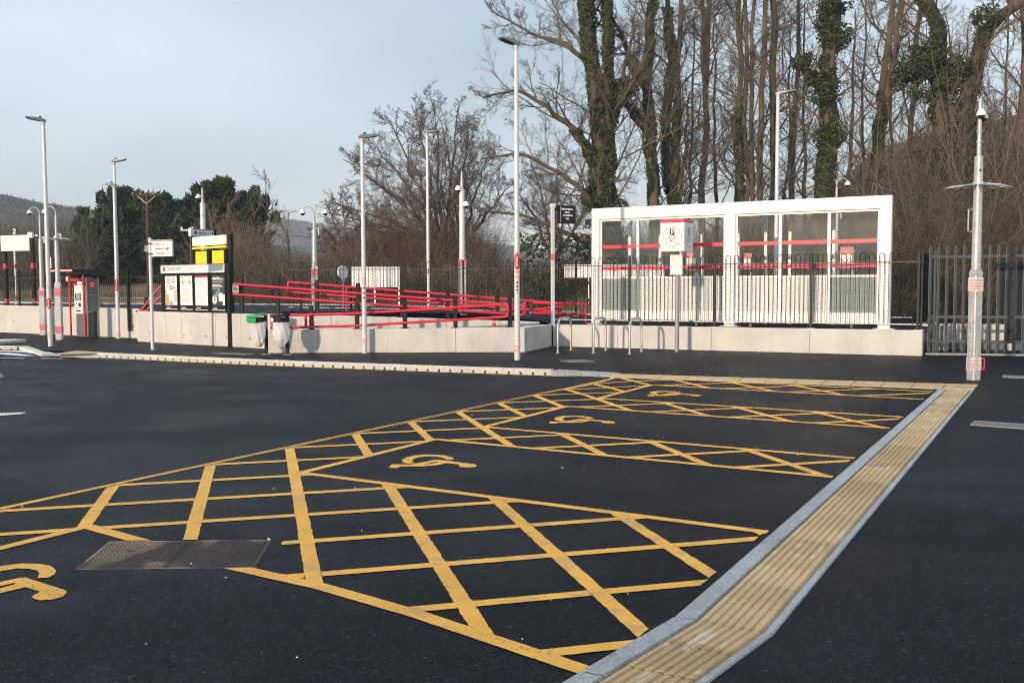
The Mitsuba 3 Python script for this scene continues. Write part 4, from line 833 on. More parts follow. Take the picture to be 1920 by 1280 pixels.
for i, a in enumerate(px0):
    b = a + pw_; z0, z1 = 1.06, 1.86
    part(k, 'frame', I(cat(box(a - 0.05, b + 0.05, -0.055, -0.031, 0.93, z0 - 0.002), box(a - 0.05, b + 0.05, -0.055, -0.031, z1 + 0.002, 1.915), box(a - 0.05, a - 0.002, -0.055, -0.031, z0 - 0.002, z1 + 0.002), box(b + 0.002, b + 0.05, -0.055, -0.031, z0 - 0.002, z1 + 0.002))), 'black_coat')
    pk_ = part(k, 'poster', I(box(a, b, -0.045, -0.032, z0, z1)), 'charcoal_print' if i == 3 else 'sign_white', label=['poster with a white carton and plants', 'poster with two round pictograms', 'poster with a red heading', 'dark poster with white lines and cups'][i])
    part(k, 'caption', I(cat(box(a + 0.06, a + 0.26, -0.057, -0.0555, 0.985, 1.005), box(a, b, -0.057, -0.0555, 0.94, 0.958))), 'sign_white')
    def Q(poly, zz=0.0): return I(upright(slab(shapely.affinity.translate(poly, a, z0), 0, 0.0015), (0, -0.0455 - zz, 0)))
    def rows(z_s, lo, hi, h=0.014): return unary_union([sbox(lo, z, lo + (hi - lo) * (0.6 + 0.4 * rng.random()), z + h) for z in z_s])
    if i == 0:
        part(pk_, 'print', Q(unary_union([sbox(0.05, 0.58, 0.25, 0.76), sbox(0.32, 0.60, 0.52, 0.74), sbox(0.42, 0.10, 0.58, 0.42)])), 'print_pale'); part(pk_, 'print', Q(unary_union([sbox(0.02, 0.02, 0.17, 0.30), sbox(0.2, 0.01, 0.38, 0.11)])), 'tan_print')
        part(pk_, 'print', Q(unary_union([sbox(0.21, 0.44, 0.39, 0.465), sbox(0.02, 0.34, 0.06, 0.40)] + [Point(0.1 + 0.38 * rng.random(), 0.44 + 0.1 * rng.random()).buffer(0.018) for _ in range(9)])), 'print_black'); part(pk_, 'print', Q(sbox(0.21, 0.115, 0.38, 0.43), 0.002), 'sign_white')
    elif i == 1:
        for cx in (0.12, 0.46): part(pk_, 'print', Q(unary_union([Point(cx, 0.66).buffer(0.10).difference(Point(cx, 0.66).buffer(0.088)), Point(cx, 0.64).buffer(0.03), sbox(cx - 0.03, 0.6, cx + 0.02, 0.64)])), 'print_grey')
        part(pk_, 'print', Q(unary_union([rows((0.48, 0.44), 0.06, 0.5, 0.022), rows(np.arange(0.08, 0.40, 0.04), 0.05, 0.54)])), 'print_pale')
    elif i == 2:
        part(pk_, 'print', Q(sbox(0, 0.755, 0.6, 0.80)), 'red_vinyl'); part(pk_, 'print', Q(rows(np.arange(0.06, 0.72, 0.035), 0.05, 0.54, 0.008)), 'print_pale')
    else:
        part(pk_, 'print', Q(unary_union([sbox(0.03, 0.73, 0.40, 0.75), sbox(0.03, 0.69, 0.54, 0.715), sbox(0.03, 0.545, 0.42, 0.565), sbox(0.03, 0.505, 0.5, 0.53), Point(0.13, 0.16).buffer(0.11), sbox(0.32, 0.12, 0.50, 0.34), sbox(0.50, 0.02, 0.59, 0.30)])), 'sign_white')
        part(pk_, 'print', Q(unary_union([sbox(0.03, 0.60, 0.5, 0.66), sbox(0.03, 0.43, 0.35, 0.48)])), 'print_grey'); part(pk_, 'print', Q(Polygon([(0.06, 0.24), (0.2, 0.36), (0.34, 0.48), (0.40, 0.44), (0.28, 0.24), (0.2, 0.22)])), 'teal_print'); part(pk_, 'print', Q(Point(0.13, 0.17).buffer(0.055), 0.002), 'tan_print')
# yellow timetable stand on the platform
k = thing('timetable_stand', 'stand with two yellow timetable sheets under a blank white header', 'timetable stand')
o1, o2 = np.array([-9.02, 27.0]), np.array([-7.55, 25.6]); W2 = np.linalg.norm(o2 - o1); ta = math.atan2(*(o2 - o1)[::-1])
def Tt(m): return mv(m, (*o1, 0), ta)
for a in (0.0, W2): part(k, 'post', Tt(cbox(a - 0.055, a + 0.055, -0.05, 0.05, 0.86, 2.98, 0.008)), 'black_coat')
part(k, 'header', Tt(cbox(0.07, W2 - 0.12, -0.075, -0.03, 2.70, 2.955, 0.006)), 'sign_white')
for a in (0.20, 1.12): 
    part(k, 'hood', Tt(cbox(a - 0.10, a + 0.80, -0.10, -0.03, 2.61, 2.67, 0.006)), 'yellow_card'); fk = part(k, 'frame', Tt(box(a - 0.06, a + 0.74, -0.045, 0.02, 1.62, 2.585)), 'black_coat'); part(fk, 'timetable_sheet', Tt(box(a, a + 0.62, -0.05, -0.0455, 1.70, 2.55)), 'yellow_card')
    part(k, 'leg_rail', Tt(box(a, a + 0.6, -0.02, 0.02, 1.5, 1.6)), 'black_coat')
# platform direction box seen in shade above it
k = thing('platform_sign', 'narrow shaded sign box with a white end above the timetable stand', 'sign')
pa_ = math.radians(60)
def Pn(m): return mv(m, (-9.45, 28.05, 0), pa_)
part(k, 'box', Pn(cbox(0.02, 0.85, -0.05, 0.05, 3.06, 3.27, 0.006)), 'sign_white'); part(k, 'red_strip', Pn(box(0.02, 0.85, -0.052, -0.0505, 3.245, 3.268)), 'red_vinyl')
part(k, 'end_cap', Pn(cbox(-0.03, 0.018, -0.06, 0.06, 3.05, 3.28, 0.004)), 'sign_white')
part(k, 'text', Pn(upright(text('Platfform', 0.06, True), (0.22, -0.0505, 3.12))), 'print_black'); part(k, 'pictogram', Pn(upright(cat(slab(sbox(0.11, 0.03, 0.19, 0.13), 0, 0.002), slab(sbox(0.77, 0.05, 0.81, 0.11), 0, 0.002)), (0, -0.0505, 3.08))), 'print_black')
part(k, 'post', Pn(cbox(0.86, 0.95, -0.05, 0.05, 0.88, 3.27, 0.006)), 'black_coat')
# blank nameboard
k = thing('nameboard', 'blank white nameboard on two black posts with red bands', 'sign')
o1, o2 = np.array([-17.48, 32.85]), np.array([-16.35, 32.5]); W3 = np.linalg.norm(o2 - o1); na = math.atan2(*(o2 - o1)[::-1])
def Nb(m): return mv(m, (*o1, 0), na)
part(k, 'board', Nb(cbox(-0.09, W3 - 0.05, -0.09, -0.052, 2.80, 3.34, 0.006)), 'sign_white')
for a, z0 in ((0.0, 0.24), (W3, 0.93)):
    part(k, 'post', Nb(cbox(a - 0.055, a + 0.055, -0.05, 0.05, z0, 3.35, 0.006)), 'black_coat')
    part(k, 'red_band', Nb(cat(box(a - 0.058, a + 0.058, -0.053, 0.053, 2.20, 2.38), box(a - 0.058, a + 0.058, -0.053, 0.053, 1.02, 1.18))), 'red_vinyl')
part(k, 'bolt', Nb(cat(*[sphere((0.075, -0.02, z), 0.03, 1) for z in (0.36, 0.42, 0.70)])), 'black_coat')
k = thing('fence_stanchion', 'black stanchion bolted down the face of the wall beside the lamp post', 'post')
part(k, 'post', mv(cbox(-0.04, 0.04, -0.04, 0.04, 0.22, 2.12, 0.006), (-11.68, 28.93, 0), -0.62), 'black_coat'); part(k, 'bolt', mv(cat(*[sphere((0.07, -0.02, z), 0.03, 1) for z in (0.36, 0.42, 0.68)]), (-11.68, 28.93, 0), -0.62), 'black_coat')
k = thing('platform_number', 'small black sign with the number 2 on a pale pole', 'sign')
part(k, 'pole', cyl(-17.85, 34.2, 0.93, 3.45, 0.04, 0.035, 12), 'pole_white', 40); part(k, 'plate', cbox(-17.95, -17.72, 34.15, 34.18, 3.42, 3.70, 0.005), 'black_coat'); part(k, 'number', upright(text('2', 0.17, True), (-17.895, 34.147, 3.475)), 'sign_white')
part(k, 'red_band', cat(*[tube([[-17.85, 34.2, z], [-17.85, 34.2, z + 0.14]], 0.046, 14) for z in (2.25, 1.12)]), 'red_vinyl', 40)
# oval sign
k = thing('oval_sign', 'pale oval sign on a thin white pole behind the upper handrail', 'sign')
part(k, 'pole', cyl(-5.5, 31.0, 0.8, 1.9, 0.035, 0.03, 10), 'pole_white', 40); m = trimesh.creation.cylinder(0.22, 0.05, sections=28); v = np.array(m.vertices); part(k, 'disc', mv((np.stack([v[:, 0], v[:, 2], v[:, 1]], 1), np.array(m.faces)[:, ::-1]), (-5.5, 30.93, 2.0), 0.95), 'sign_white'); part(k, 'clip', box(-5.55, -5.45, 30.93, 31.03, 1.72, 1.80), 'sign_white')
# departure screen
k = thing('departure_screen', 'black departure screen hung from a white pole behind the fence corner', 'screen')
dx, dy = 1.04, 24.05; da = math.radians(32)
part(k, 'pole', mv(cbox(-0.042, 0.042, -0.042, 0.042, 0.55, 3.52, 0.008), (dx, dy, 0), 0.3), 'pole_white'); part(k, 'cap', mv(cbox(-0.06, 0.06, -0.06, 0.06, 3.50, 3.62, 0.008), (dx, dy, 0), 0.3), 'pole_white')
part(k, 'red_band', mv(box(-0.045, 0.045, -0.045, 0.045, 2.20, 2.36), (dx, dy, 0), 0.3), 'faded_red'); part(k, 'arm', mv(box(0.056, 0.18, -0.04, 0.04, 3.45, 3.55), (dx, dy, 0), da), 'black_coat')
def D(m): return mv(m, (dx, dy, 0), da)
sc_ = part(k, 'screen', D(cbox(0.17, 0.66, -0.09, 0.06, 3.13, 3.58, 0.012)), 'black_coat'); part(sc_, 'edge_strip', D(box(0.172, 0.19, -0.095, -0.0802, 3.15, 3.56)), 'post_grey')
for z, n, x0 in ((3.465, 9, 0.21), (3.385, 4, 0.31), (3.31, 8, 0.25), (3.225, 3, 0.34)):
    g_ = []
    xx = x0
    for j in range(n):
        w_ = 0.022 + 0.012 * rng.random(); g_.append(D(box(xx, xx + w_, -0.0822, -0.091, z, z + 0.034 + 0.012 * rng.random()))); xx += w_ + 0.011
    part(sc_, 'text_row', cat(*g_), 'sign_white')
# bicycle parking cube
k = thing('cube_sign', 'white cube sign with a bicycle symbol and red top on a grey post', 'sign')
bx, by = 3.86, 22.15; ba = math.radians(-30)
def Cb(m): return mv(m, (bx, by, 0), ba)
part(k, 'post', cyl(bx, by, -0.01, 2.35, 0.050, 0.048, 18), 'post_grey', 40)
part(k, 'box', Cb(cbox(-0.26, 0.32, -0.44, 0.14, 2.33, 2.985, 0.008)), 'sign_white'); part(k, 'red_top', Cb(cbox(-0.265, 0.325, -0.445, 0.145, 2.986, 3.06, 0.006)), 'red_coat')
def bike():
    g = [];
    def L(p, q, w=0.008): g.append(LineString([p, q]).buffer(w / 2))
    for cx in (-0.10, 0.10): g.append(Point(cx, 0).buffer(0.066, 24).difference(Point(cx, 0).buffer(0.059, 24)))
    L((-0.10, 0), (-0.055, 0.085)); L((-0.10, 0), (-0.015, -0.005)); L((-0.015, -0.005), (-0.06, 0.10)); L((-0.055, 0.085), (0.045, 0.085)); L((-0.015, -0.005), (0.055, 0.08)); L((0.10, 0), (0.045, 0.115)); L((0.045, 0.115), (0.02, 0.125), 0.01); L((-0.08, 0.105), (-0.045, 0.105), 0.012)
    g.append(Point(-0.015, -0.005).buffer(0.012)); return unary_union(g)
ring = Point(0, 0).buffer(0.225, 40).difference(Point(0, 0).buffer(0.216, 40))
Pp = text('P', 0.10, True)
for face in (0, 1):
    def Fc(m, dz=0.0):
        if face == 0: return Cb(upright(m, (0.03, -0.4405 - dz, 2.65)))
        return Cb(mv(upright(m, (0, 0, 2.65)), (0.3205 + dz, -0.15, 0), math.pi / 2))
    fk = part(k, 'roundel', Fc(slab(ring, 0, 0.0015)), 'print_black'); part(fk, 'plate', Fc(slab(sbox(-0.058, 0.05, 0.058, 0.19), 0, 0.0015)), 'print_black'); part(fk, 'letter', Fc((Pp[0] + [-0.036, 0.07, 0], Pp[1]), 0.0016), 'sign_white'); part(fk, 'bicycle', Fc((lambda m: (m[0] + [0, -0.075, 0], m[1]))(slab(bike(), 0, 0.0015))), 'print_black')
part(k, 'small_plate', Cb(cbox(-0.155, 0.145, -0.075, -0.055, 1.80, 2.28, 0.004)), 'sign_white'); part(k, 'plate_print', Cb(upright(cat(slab(sbox(-0.10, 0.30, -0.07, 0.36), 0, .001), slab(sbox(-0.12, 0.27, -0.05, 0.285), 0, .001), slab(sbox(-0.12, 0.17, 0.06, 0.18), 0, .001), slab(sbox(-0.12, 0.14, 0.02, 0.15), 0, .001)), (0, -0.0755, 1.85))), 'print_pale')

# ------------------------------------------------------------------ bicycle stands, bag holders
for i, (p, q) in enumerate((((1.07, 22.07), (1.43, 22.94)), ((1.88, 21.85), (2.25, 22.71)), ((2.67, 21.47), (3.05, 22.30)))):
    k = thing('bicycle_stand', ['stainless hoop bicycle stand nearest the ramp corner', 'middle one of the three stainless hoop bicycle stands', 'stainless hoop bicycle stand nearest the cube sign post'][i], 'bicycle stand', 'bicycle stands on the footway')
    p, q = np.array(p), np.array(q); L = np.linalg.norm(q - p); d = (q - p) / L; r = 0.24; h = 0.80
    P = [(*p, -0.01), (*p, h - r - 0.2), (*p, h - r)] + [(*(p + d * r * (1 - math.cos(a))), h - r + r * math.sin(a)) for a in np.linspace(0.2, math.pi / 2, 6)] + [(*(q - d * r * (1 - math.cos(a))), h - r + r * math.sin(a)) for a in np.linspace(math.pi / 2, 0.2, 6)] + [(*q, h - r), (*q, h - r - 0.2), (*q, -0.01)]
    part(k, 'hoop', tube(P, 0.026, 14), 'stainless', True); part(k, 'base_flange', cat(cyl(*p, 0.0, 0.010, 0.05), cyl(*q, 0.0, 0.010, 0.05)), 'stainless')
for i, (x, y, lid, fat) in enumerate(((-5.68, 21.88, 'green_plastic', 0), (-5.16, 21.75, 'black_coat', 1))):
    k = thing('bag_holder', ['bag holder with a green lid and a slack clear bag', 'bag holder with a black lid and a bulging clear bag'][i], 'bin')
    part(k, 'post', cbox(x - 0.035, x + 0.035, y - 0.03, y + 0.03, -0.01, 0.92, 0.005), 'black_coat'); part(k, 'foot_plate', box(x - 0.09, x + 0.09, y - 0.08, y + 0.08, 0.001, 0.014), 'post_grey')
    cx, cy = x - (0.13 if i == 0 else 0.10), y - 0.20
    th = np.linspace(0, 2 * math.pi, 29)[:-1]; nn_ = len(th)
    prof_ = [(0.175, 0.775), (0.195, 0.765), (0.20, 0.80), (0.20, 0.865), (0.175, 0.872)]
    v = np.array([(cx + rr_ * math.cos(a), cy + rr_ * 0.92 * math.sin(a), z) for rr_, z in prof_ for a in th]); f = np.array([[q * nn_ + a, q * nn_ + (a + 1) % nn_, (q + 1) * nn_ + (a + 1) % nn_, (q + 1) * nn_ + a] for q in range(len(prof_) - 1) for a in range(nn_)])
    part(k, 'band', (v, cat((v, f))[1]), 'black_coat', 40)
    part(k, 'lid', tm(trimesh.convex.convex_hull(np.array([(cx + 0.225 * math.cos(a) * s_ - (0.05 if i == 0 else 0), cy + 0.21 * math.sin(a) * s_, z + 0.025 * math.cos(a)) for a in th for s_, z in ((0.98, 0.885), (1.0, 0.905), (0.98, 0.925), (0.85, 0.945))]))), lid, 40)
    if i == 0: part(k, 'scoop', tm(trimesh.convex.convex_hull(np.array([(cx + rr_ * math.cos(a) - 0.02, cy + rr_ * math.sin(a), z) for a in np.linspace(math.pi * 0.85, math.pi * 1.55, 10) for rr_, z in ((0.205, 0.86), (0.235, 0.855), (0.225, 0.77), (0.20, 0.745))]))), lid, 40)
    else: part(k, 'badge', mv(cyl(0, 0, 0, 0.012, 0.045, s=16), (cx - 0.15, cy - 0.13, 0.82), -0.7, math.pi / 2), 'sign_white')
    n, mrow = 28, 16; v = []
    for j in range(mrow):
        t = j / (mrow - 1); z = 0.79 - 0.55 * t - 0.05 * t * t
        prof = np.interp(t, [0, 0.15, 0.5, 0.75, 0.9, 1.0], [0.18, 0.175, 0.195 if fat else 0.14, 0.165 if fat else 0.12, 0.10, 0.04])
        for a in np.linspace(0, 2 * math.pi, n, endpoint=False):
            w = 1 + 0.10 * math.sin(5 * a + 4 * t) * t + 0.06 * math.sin(9 * a - 7 * t) + (0.04 if fat else 0.12) * math.sin(3 * a + 2)
            v.append((cx + prof * w * math.cos(a) + 0.02 * t, cy + prof * w * math.sin(a) * 0.9, z))
    f = [[j * n + a, (j + 1) * n + a, (j + 1) * n + (a + 1) % n, j * n + (a + 1) % n] for j in range(mrow - 1) for a in range(n)]
    part(k, 'bag', (np.array(v), cat((np.array(v), np.array(f)))[1]), 'bag_film', True)
    for j in range(4 if i == 0 else 2):
        a = rng.random() * 6.28; part(k, 'litter', sphere((cx + 0.04 * math.cos(a) + 0.02, cy + 0.05 * math.sin(a) - 0.03, 0.25 + 0.05 * j), 0.035 + 0.02 * rng.random(), 1, (1, 0.8, 1.2)), ['tan_print', 'slate_panel', 'sign_white', 'print_grey'][j])

# ------------------------------------------------------------------ ticket machine kiosk
k = thing('ticket_kiosk', 'red framed ticket machine kiosk with a dark flat canopy', 'ticket kiosk')
TO = (-14.10, 30.28, 0); Ta = math.atan2(-0.666, 0.746)
def K(m): return mv(m, TO, Ta)
for a in (0.0, 1.0): part(k, 'post', K(cbox(a - 0.026, a + 0.026, -0.02, 0.035, -0.01, 1.93, 0.008)), 'red_coat')
ck = part(k, 'canopy', K(tm(trimesh.convex.convex_hull(np.array([(-0.31, -0.465, 2.03), (-0.31, -0.465, 2.10), (1.32, -0.465, 2.03), (1.32, -0.465, 2.10), (-0.31, 0.5, 1.86), (1.32, 0.5, 1.86), (-0.31, 0.5, 2.11), (1.32, 0.5, 2.11)])))), 'navy_steel'); part(ck, 'red_edge', K(box(-0.31, 1.32, -0.475, -0.466, 2.035, 2.065)), 'red_coat'); part(ck, 'white_edge', K(box(-0.31, 1.32, -0.475, -0.466, 2.066, 2.10)), 'sign_white')
part(k, 'canopy_post', K(cat(box(0.02, 0.07, -0.01, 0.04, 1.93, 1.96), box(0.93, 0.98, -0.01, 0.04, 1.93, 1.96))), 'post_grey')
part(k, 'crossbar', K(box(0.036, 0.70, 0.0, 0.05, 1.76, 1.82)), 'red_coat'); part(k, 'back_panel', K(box(0.04, 0.96, 0.34, 0.40, 0.02, 1.93)), 'charcoal_print')
mk = part(k, 'machine', K(cbox(0.28, 0.86, 0.02, 0.34, 0.72, 1.62, 0.012)), 'white_coat'); part(mk, 'machine_top', K(cbox(0.26, 0.93, 0.0, 0.34, 1.62, 1.69, 0.01)), 'red_coat')
part(mk, 'display', K(box(0.37, 0.76, 0.010, 0.018, 1.14, 1.37)), 'print_black'); part(mk, 'display_glass', K(box(0.45, 0.74, 0.006, 0.0095, 1.15, 1.36)), 'grey_panel')
part(mk, 'keypad', K(cat(box(0.58, 0.74, 0.012, 0.018, 0.94, 1.07), box(0.40, 0.47, 0.012, 0.018, 0.90, 0.93), box(0.40, 0.47, 0.012, 0.018, 1.02, 1.07), box(0.42, 0.72, 0.012, 0.018, 0.79, 0.84))), 'print_black')
part(k, 'pedestal', K(cbox(0.32, 0.92, 0.04, 0.34, 0.0, 0.715, 0.01)), 'slate_panel'); part(k, 'notice', K(cat(box(0.62, 0.95, -0.03, -0.022, 1.63, 1.74), box(-0.17, -0.04, -0.03, -0.022, 1.75, 1.90))), 'sign_white')
part(k, 'side_panel', K(cat(box(1.03, 1.07, 0.09, 0.42, 0.80, 1.31), box(1.03, 1.07, 0.09, 0.42, 1.33, 1.82))), 'slate_panel'); part(k, 'side_frame', K(cat(box(1.03, 1.08, 0.42, 0.46, 0.0, 1.84), box(1.03, 1.08, 0.062, 0.089, 0.0, 1.84), box(1.031, 1.079, 0.09, 0.42, 1.312, 1.328))), 'post_grey')
m = cyl(0, 0, 0, 0.004, 0.13, s=24); v = m[0]; part(k, 'red_roundel', K((np.stack([1.0705 + v[:, 2], 0.25 + v[:, 0], 1.64 + v[:, 1]], 1), m[1])), 'red_vinyl')
part(k, 'roundel_print', K(cat(box(1.0750, 1.0765, 0.20, 0.23, 1.64, 1.70), box(1.0750, 1.0765, 0.27, 0.30, 1.64, 1.70), box(1.0750, 1.0765, 0.19, 0.31, 1.58, 1.60))), 'sign_white')
part(k, 'side_base', K(box(1.03, 1.07, 0.09, 0.28, 0.0, 0.78)), 'charcoal_print')

# ------------------------------------------------------------------ beyond the tracks
def hoarding(label, x0, x1, y, z0, z1, n):
    k = thing('hoarding', label, 'hoarding'); nb = max(1, round((x1 - x0) / 1.1)); ws = np.linspace(x0, x1, nb + 1)
    for a, b in zip(ws[:-1], ws[1:]):
        r = max(3, round((b - a) / 0.115)); xs = np.linspace(a + 0.02, b - 0.02, r * 4 + 1); zz = [0, 0, -0.035, -0.035]
        v = np.array([(x, y + zz[i % 4], z) for z in (z0, z1) for i, x in enumerate(xs)]); m = len(xs); f = [[i, i + 1, m + i + 1, m + i] for i in range(m - 1)]
        part(k, 'sheet', (v, cat((v, np.array(f)))[1]), 'sign_white')
        part(k, 'leg', box(b - 0.05, b + 0.01, y + 0.01, y + 0.07, 0.3, z1), 'sign_white')
    part(k, 'cap', box(x0, x1, y - 0.05, y + 0.008, z1, z1 + 0.03), 'sign_white')
hoarding('white ribbed sheet hoarding beyond the tracks left of the ramp lamp', -6.27, -4.38, 37.0, 1.50, 2.26, 16)
hoarding('white ribbed sheet hoarding beyond the tracks next to the departure screen', 2.05, 6.0, 37.4, 1.84, 2.32, 30)
k = thing('telegraph_pole', 'brown timber telegraph pole with a crossarm before the conifers', 'telegraph pole')
part(k, 'pole', cyl(-18.3, 48.0, 0.5, 6.25, 0.13, 0.10, 12), 'brown_timber', 40); part(k, 'crossarm', box(-19.05, -17.5, 47.86, 47.96, 6.08, 6.18), 'brown_timber'); part(k, 'stay', cat(bar((-18.3, 47.88, 5.7), (-18.75, 47.91, 6.08), 0.03, 0.03), bar((-18.3, 47.88, 5.7), (-17.85, 47.91, 6.08), 0.03, 0.03)), 'post_grey')
for dx_ in (-0.7, -0.3, 0.35, 0.7): part(k, 'insulator', cyl(-18.3 + dx_, 47.91, 6.18, 6.27, 0.03, 0.02, 8), 'post_grey', 40)
part(k, 'cable_box', cat(box(-18.42, -18.2, 47.78, 47.87, 3.3, 3.6), box(-18.12, -18.05, 47.9, 48.0, 3.0, 3.9)), 'grey_panel')
k = thing('telegraph_pole', 'short grey service pole carrying wires behind the timetable stand', 'telegraph pole')
part(k, 'pole', cyl(-14.8, 44.0, 0.6, 4.3, 0.06, 0.05, 10), 'grey_hardwood', 40); part(k, 'crossarm', box(-15.25, -14.55, 43.9, 43.98, 4.10, 4.18), 'post_grey'); part(k, 'insulator', cat(*[cyl(x, 43.94, 4.18, 4.3, 0.045, 0.03, 8) for x in (-15.2, -14.7)]), 'sign_white', 40)
for i, (p, q, sag) in enumerate((((-40, 60, 4.6), (-15.2, 43.94, 4.25), 0.9), ((-40, 60.2, 4.3), (-14.7, 43.94, 4.25), 0.9), ((-14.7, 43.94, 4.25), (14, 46.0, 4.6), 0.8))):
    k = thing('overhead_wire', ['upper wire from the left to the service pole', 'lower wire from the left to the service pole', 'wire running right from the service pole through the bare trees'][i], 'wire'); t = np.linspace(0, 1, 24)[:, None]; P = np.array(p) * (1 - t) + np.array(q) * t; P[:, 2] -= sag * 4 * (t * (1 - t))[:, 0]; part(k, 'cable', tube(P, 0.011, 5), 'fence_coat', True)

# ------------------------------------------------------------------ vegetation
def unit(a): return a / np.maximum(np.linalg.norm(a, axis=-1, keepdims=True), 1e-9)
def grow(S0, D0, L, k, wob, trop, rg):
    n = len(S0); P = np.empty((n, k, 3)); P[:, 0] = S0; d = D0.copy(); st = (L / (k - 1))[:, None]
    for i in range(1, k):
        d = unit(d + wob * rg.normal(size=(n, 3)) + np.array([0, 0, 1.0]) * trop); P[:, i] = P[:, i - 1] + d * st
    return P
def shoots(P, R, L, m, t0, t1, ang, lf, rf, rg, rmin=0.004):
    n, k, _ = P.shape
    t = t0 + (t1 - t0) * (np.arange(m)[None] + rg.random((n, m))) / m; x = t * (k - 1); i = np.minimum(x.astype(int), k - 2); fr = (x - i)[..., None]; ii = np.arange(n)[:, None]
    s = P[ii, i] * (1 - fr) + P[ii, i + 1] * fr; tg = unit(P[ii, i + 1] - P[ii, i]); r = R[ii, i] * (1 - fr[..., 0]) + R[ii, i + 1] * fr[..., 0]
    q = rg.normal(size=(n, m, 3)); q = unit(q - (q * tg).sum(-1, keepdims=True) * tg); a = np.radians(ang) * (0.75 + 0.5 * rg.random((n, m, 1)))
    d = np.cos(a) * tg + np.sin(a) * q; l = L[:, None] * lf * (1.15 - 0.75 * t) * (0.6 + 0.8 * rg.random((n, m)))
    return s.reshape(-1, 3), d.reshape(-1, 3), l.ravel(), np.maximum(r * rf, rmin).ravel()
def resample(P, k):
    P = np.array(P, float); d = np.concatenate([[0], np.cumsum(np.linalg.norm(np.diff(P, axis=0), axis=1))]); s = np.linspace(0, d[-1], k)
    return np.stack([np.interp(s, d, P[:, j]) for j in range(3)], 1), d[-1]
def taperR(r, k, e=0.35): return r[:, None] * (1 - (1 - e) * np.linspace(0, 1, k)[None])
def bare_tree(key, stems, spec, seed, col=((0.073, 0.060, 0.048), (0.157, 0.129, 0.102)), wob=0.05):
    """stems: [(points, r0, r1)]; spec: one (count, from, to, angle, length factor, wobble, lift) per further order"""
    rg = np.random.default_rng(seed); K0 = 14; Ps, Rs, Ls = [], [], []
    for pts_, r0, r1 in stems:
        P, L = resample(pts_, K0); P[1:-1] += wob * rg.normal(size=(K0 - 2, 3)) * np.array([1, 1, 0.2]); Ps.append(P); Rs.append(np.linspace(r0, r1, K0)); Ls.append(L)
    P, R, L = np.array(Ps), np.array(Rs), np.array(Ls)
    part(key, 'trunk', tubes(P, R, 9), 'bark', True)
    cr, co_ = [], []
    for o, (m, t0, t1, ang, lf, wb, lift) in enumerate(spec):
        s, d, l, r = shoots(P, R, np.minimum(L, 14.0), m, t0, t1, ang, lf, 0.5 if o else 0.36, rg, 0.0075)
        r = np.clip(r, (0.020, 0.012, 0.008, 0.006)[min(o, 3)], (0.042, 0.020, 0.012, 0.008)[min(o, 3)]); k = (7, 5, 3, 2)[min(o, 3)]
        P = grow(s, d, l, k, wb, lift, rg); R = taperR(r, k, 0.4); L = l
        t = tubes(P, R, 5 if o == 0 else 3); cr.append(t); c = np.array(col[0]) + (np.array(col[1]) - col[0]) * np.clip(rg.random((len(P), 1)) * 0.7 + 0.12 * o, 0, 1); co_.append(np.repeat(c, k * (5 if o == 0 else 3), axis=0))
    part(key, 'crown', cat(*cr), 'twig', True, color=np.vstack(co_))
    return list(zip(Ps, Rs))
def leaves(C, N, size, rg):
    """folded leaves at C facing about N"""
    n = len(C); a = unit(np.cross(N, rg.normal(size=(n, 3)))); b = np.cross(N, a); s = (size * (0.6 + 0.8 * rg.random(n)))[:, None]
    v = np.stack([C - a * s * 0.5, C + b * s * 0.42 + N * s * 0.14, C + a * s * 0.6, C - b * s * 0.42 + N * s * 0.14], 1).reshape(-1, 3); i = np.arange(n)[:, None] * 4
    return v, np.vstack([i + [0, 2, 1], i + [0, 3, 2]])
def ivy(key, stems, spans, blobs, n, seed, size=0.10, fluff=0.10):
    n = int(n * 2.1); blobs = [(c, r, int(m * 1.7)) for c, r, m in blobs]
    rg = np.random.default_rng(seed); C, N = [], []
    for (P, R), (a, b, w) in zip(stems, spans):
        m = int(n * w)
        if m == 0: continue
        t = a + (b - a) * rg.random(m); x = t * (len(P) - 1); i = np.minimum(x.astype(int), len(P) - 2); fr = (x - i)[:, None]; s = P[i] * (1 - fr) + P[i + 1] * fr; r = R[i] * (1 - fr[:, 0]) + R[i + 1] * fr[:, 0]
        th = rg.random(m) * 6.283; cl = meshkit.noise(np.stack([th * 1.2, s[:, 2] * 1.4, 0 * th + seed], 1), seed); keep = cl > 0.30
        rad = r + fluff * cl ** 1.5 * (0.3 + 1.7 * rg.random(m)); nrm = np.stack([np.cos(th), np.sin(th), 0.15 + 0 * th], 1)
        C.append((s + nrm * rad[:, None])[keep]); N.append(unit(nrm + 0.6 * rg.normal(size=(m, 3)))[keep])
    for c, rr, m in blobs:
        q = unit(rg.normal(size=(m, 3))); rad = rr * (0.35 + 0.75 * rg.random((m, 1)) ** 0.6); p = np.array(c) + q * rad * [1.1, 1.0, 0.9]; keep = meshkit.noise(p * 1.9, seed + 1) > 0.42
        C.append(p[keep]); N.append(unit(q + 0.7 * rg.normal(size=(m, 3)))[keep])
    part(key, 'ivy', leaves(np.vstack(C), np.vstack(N), size, rg), 'ivy_leaf')
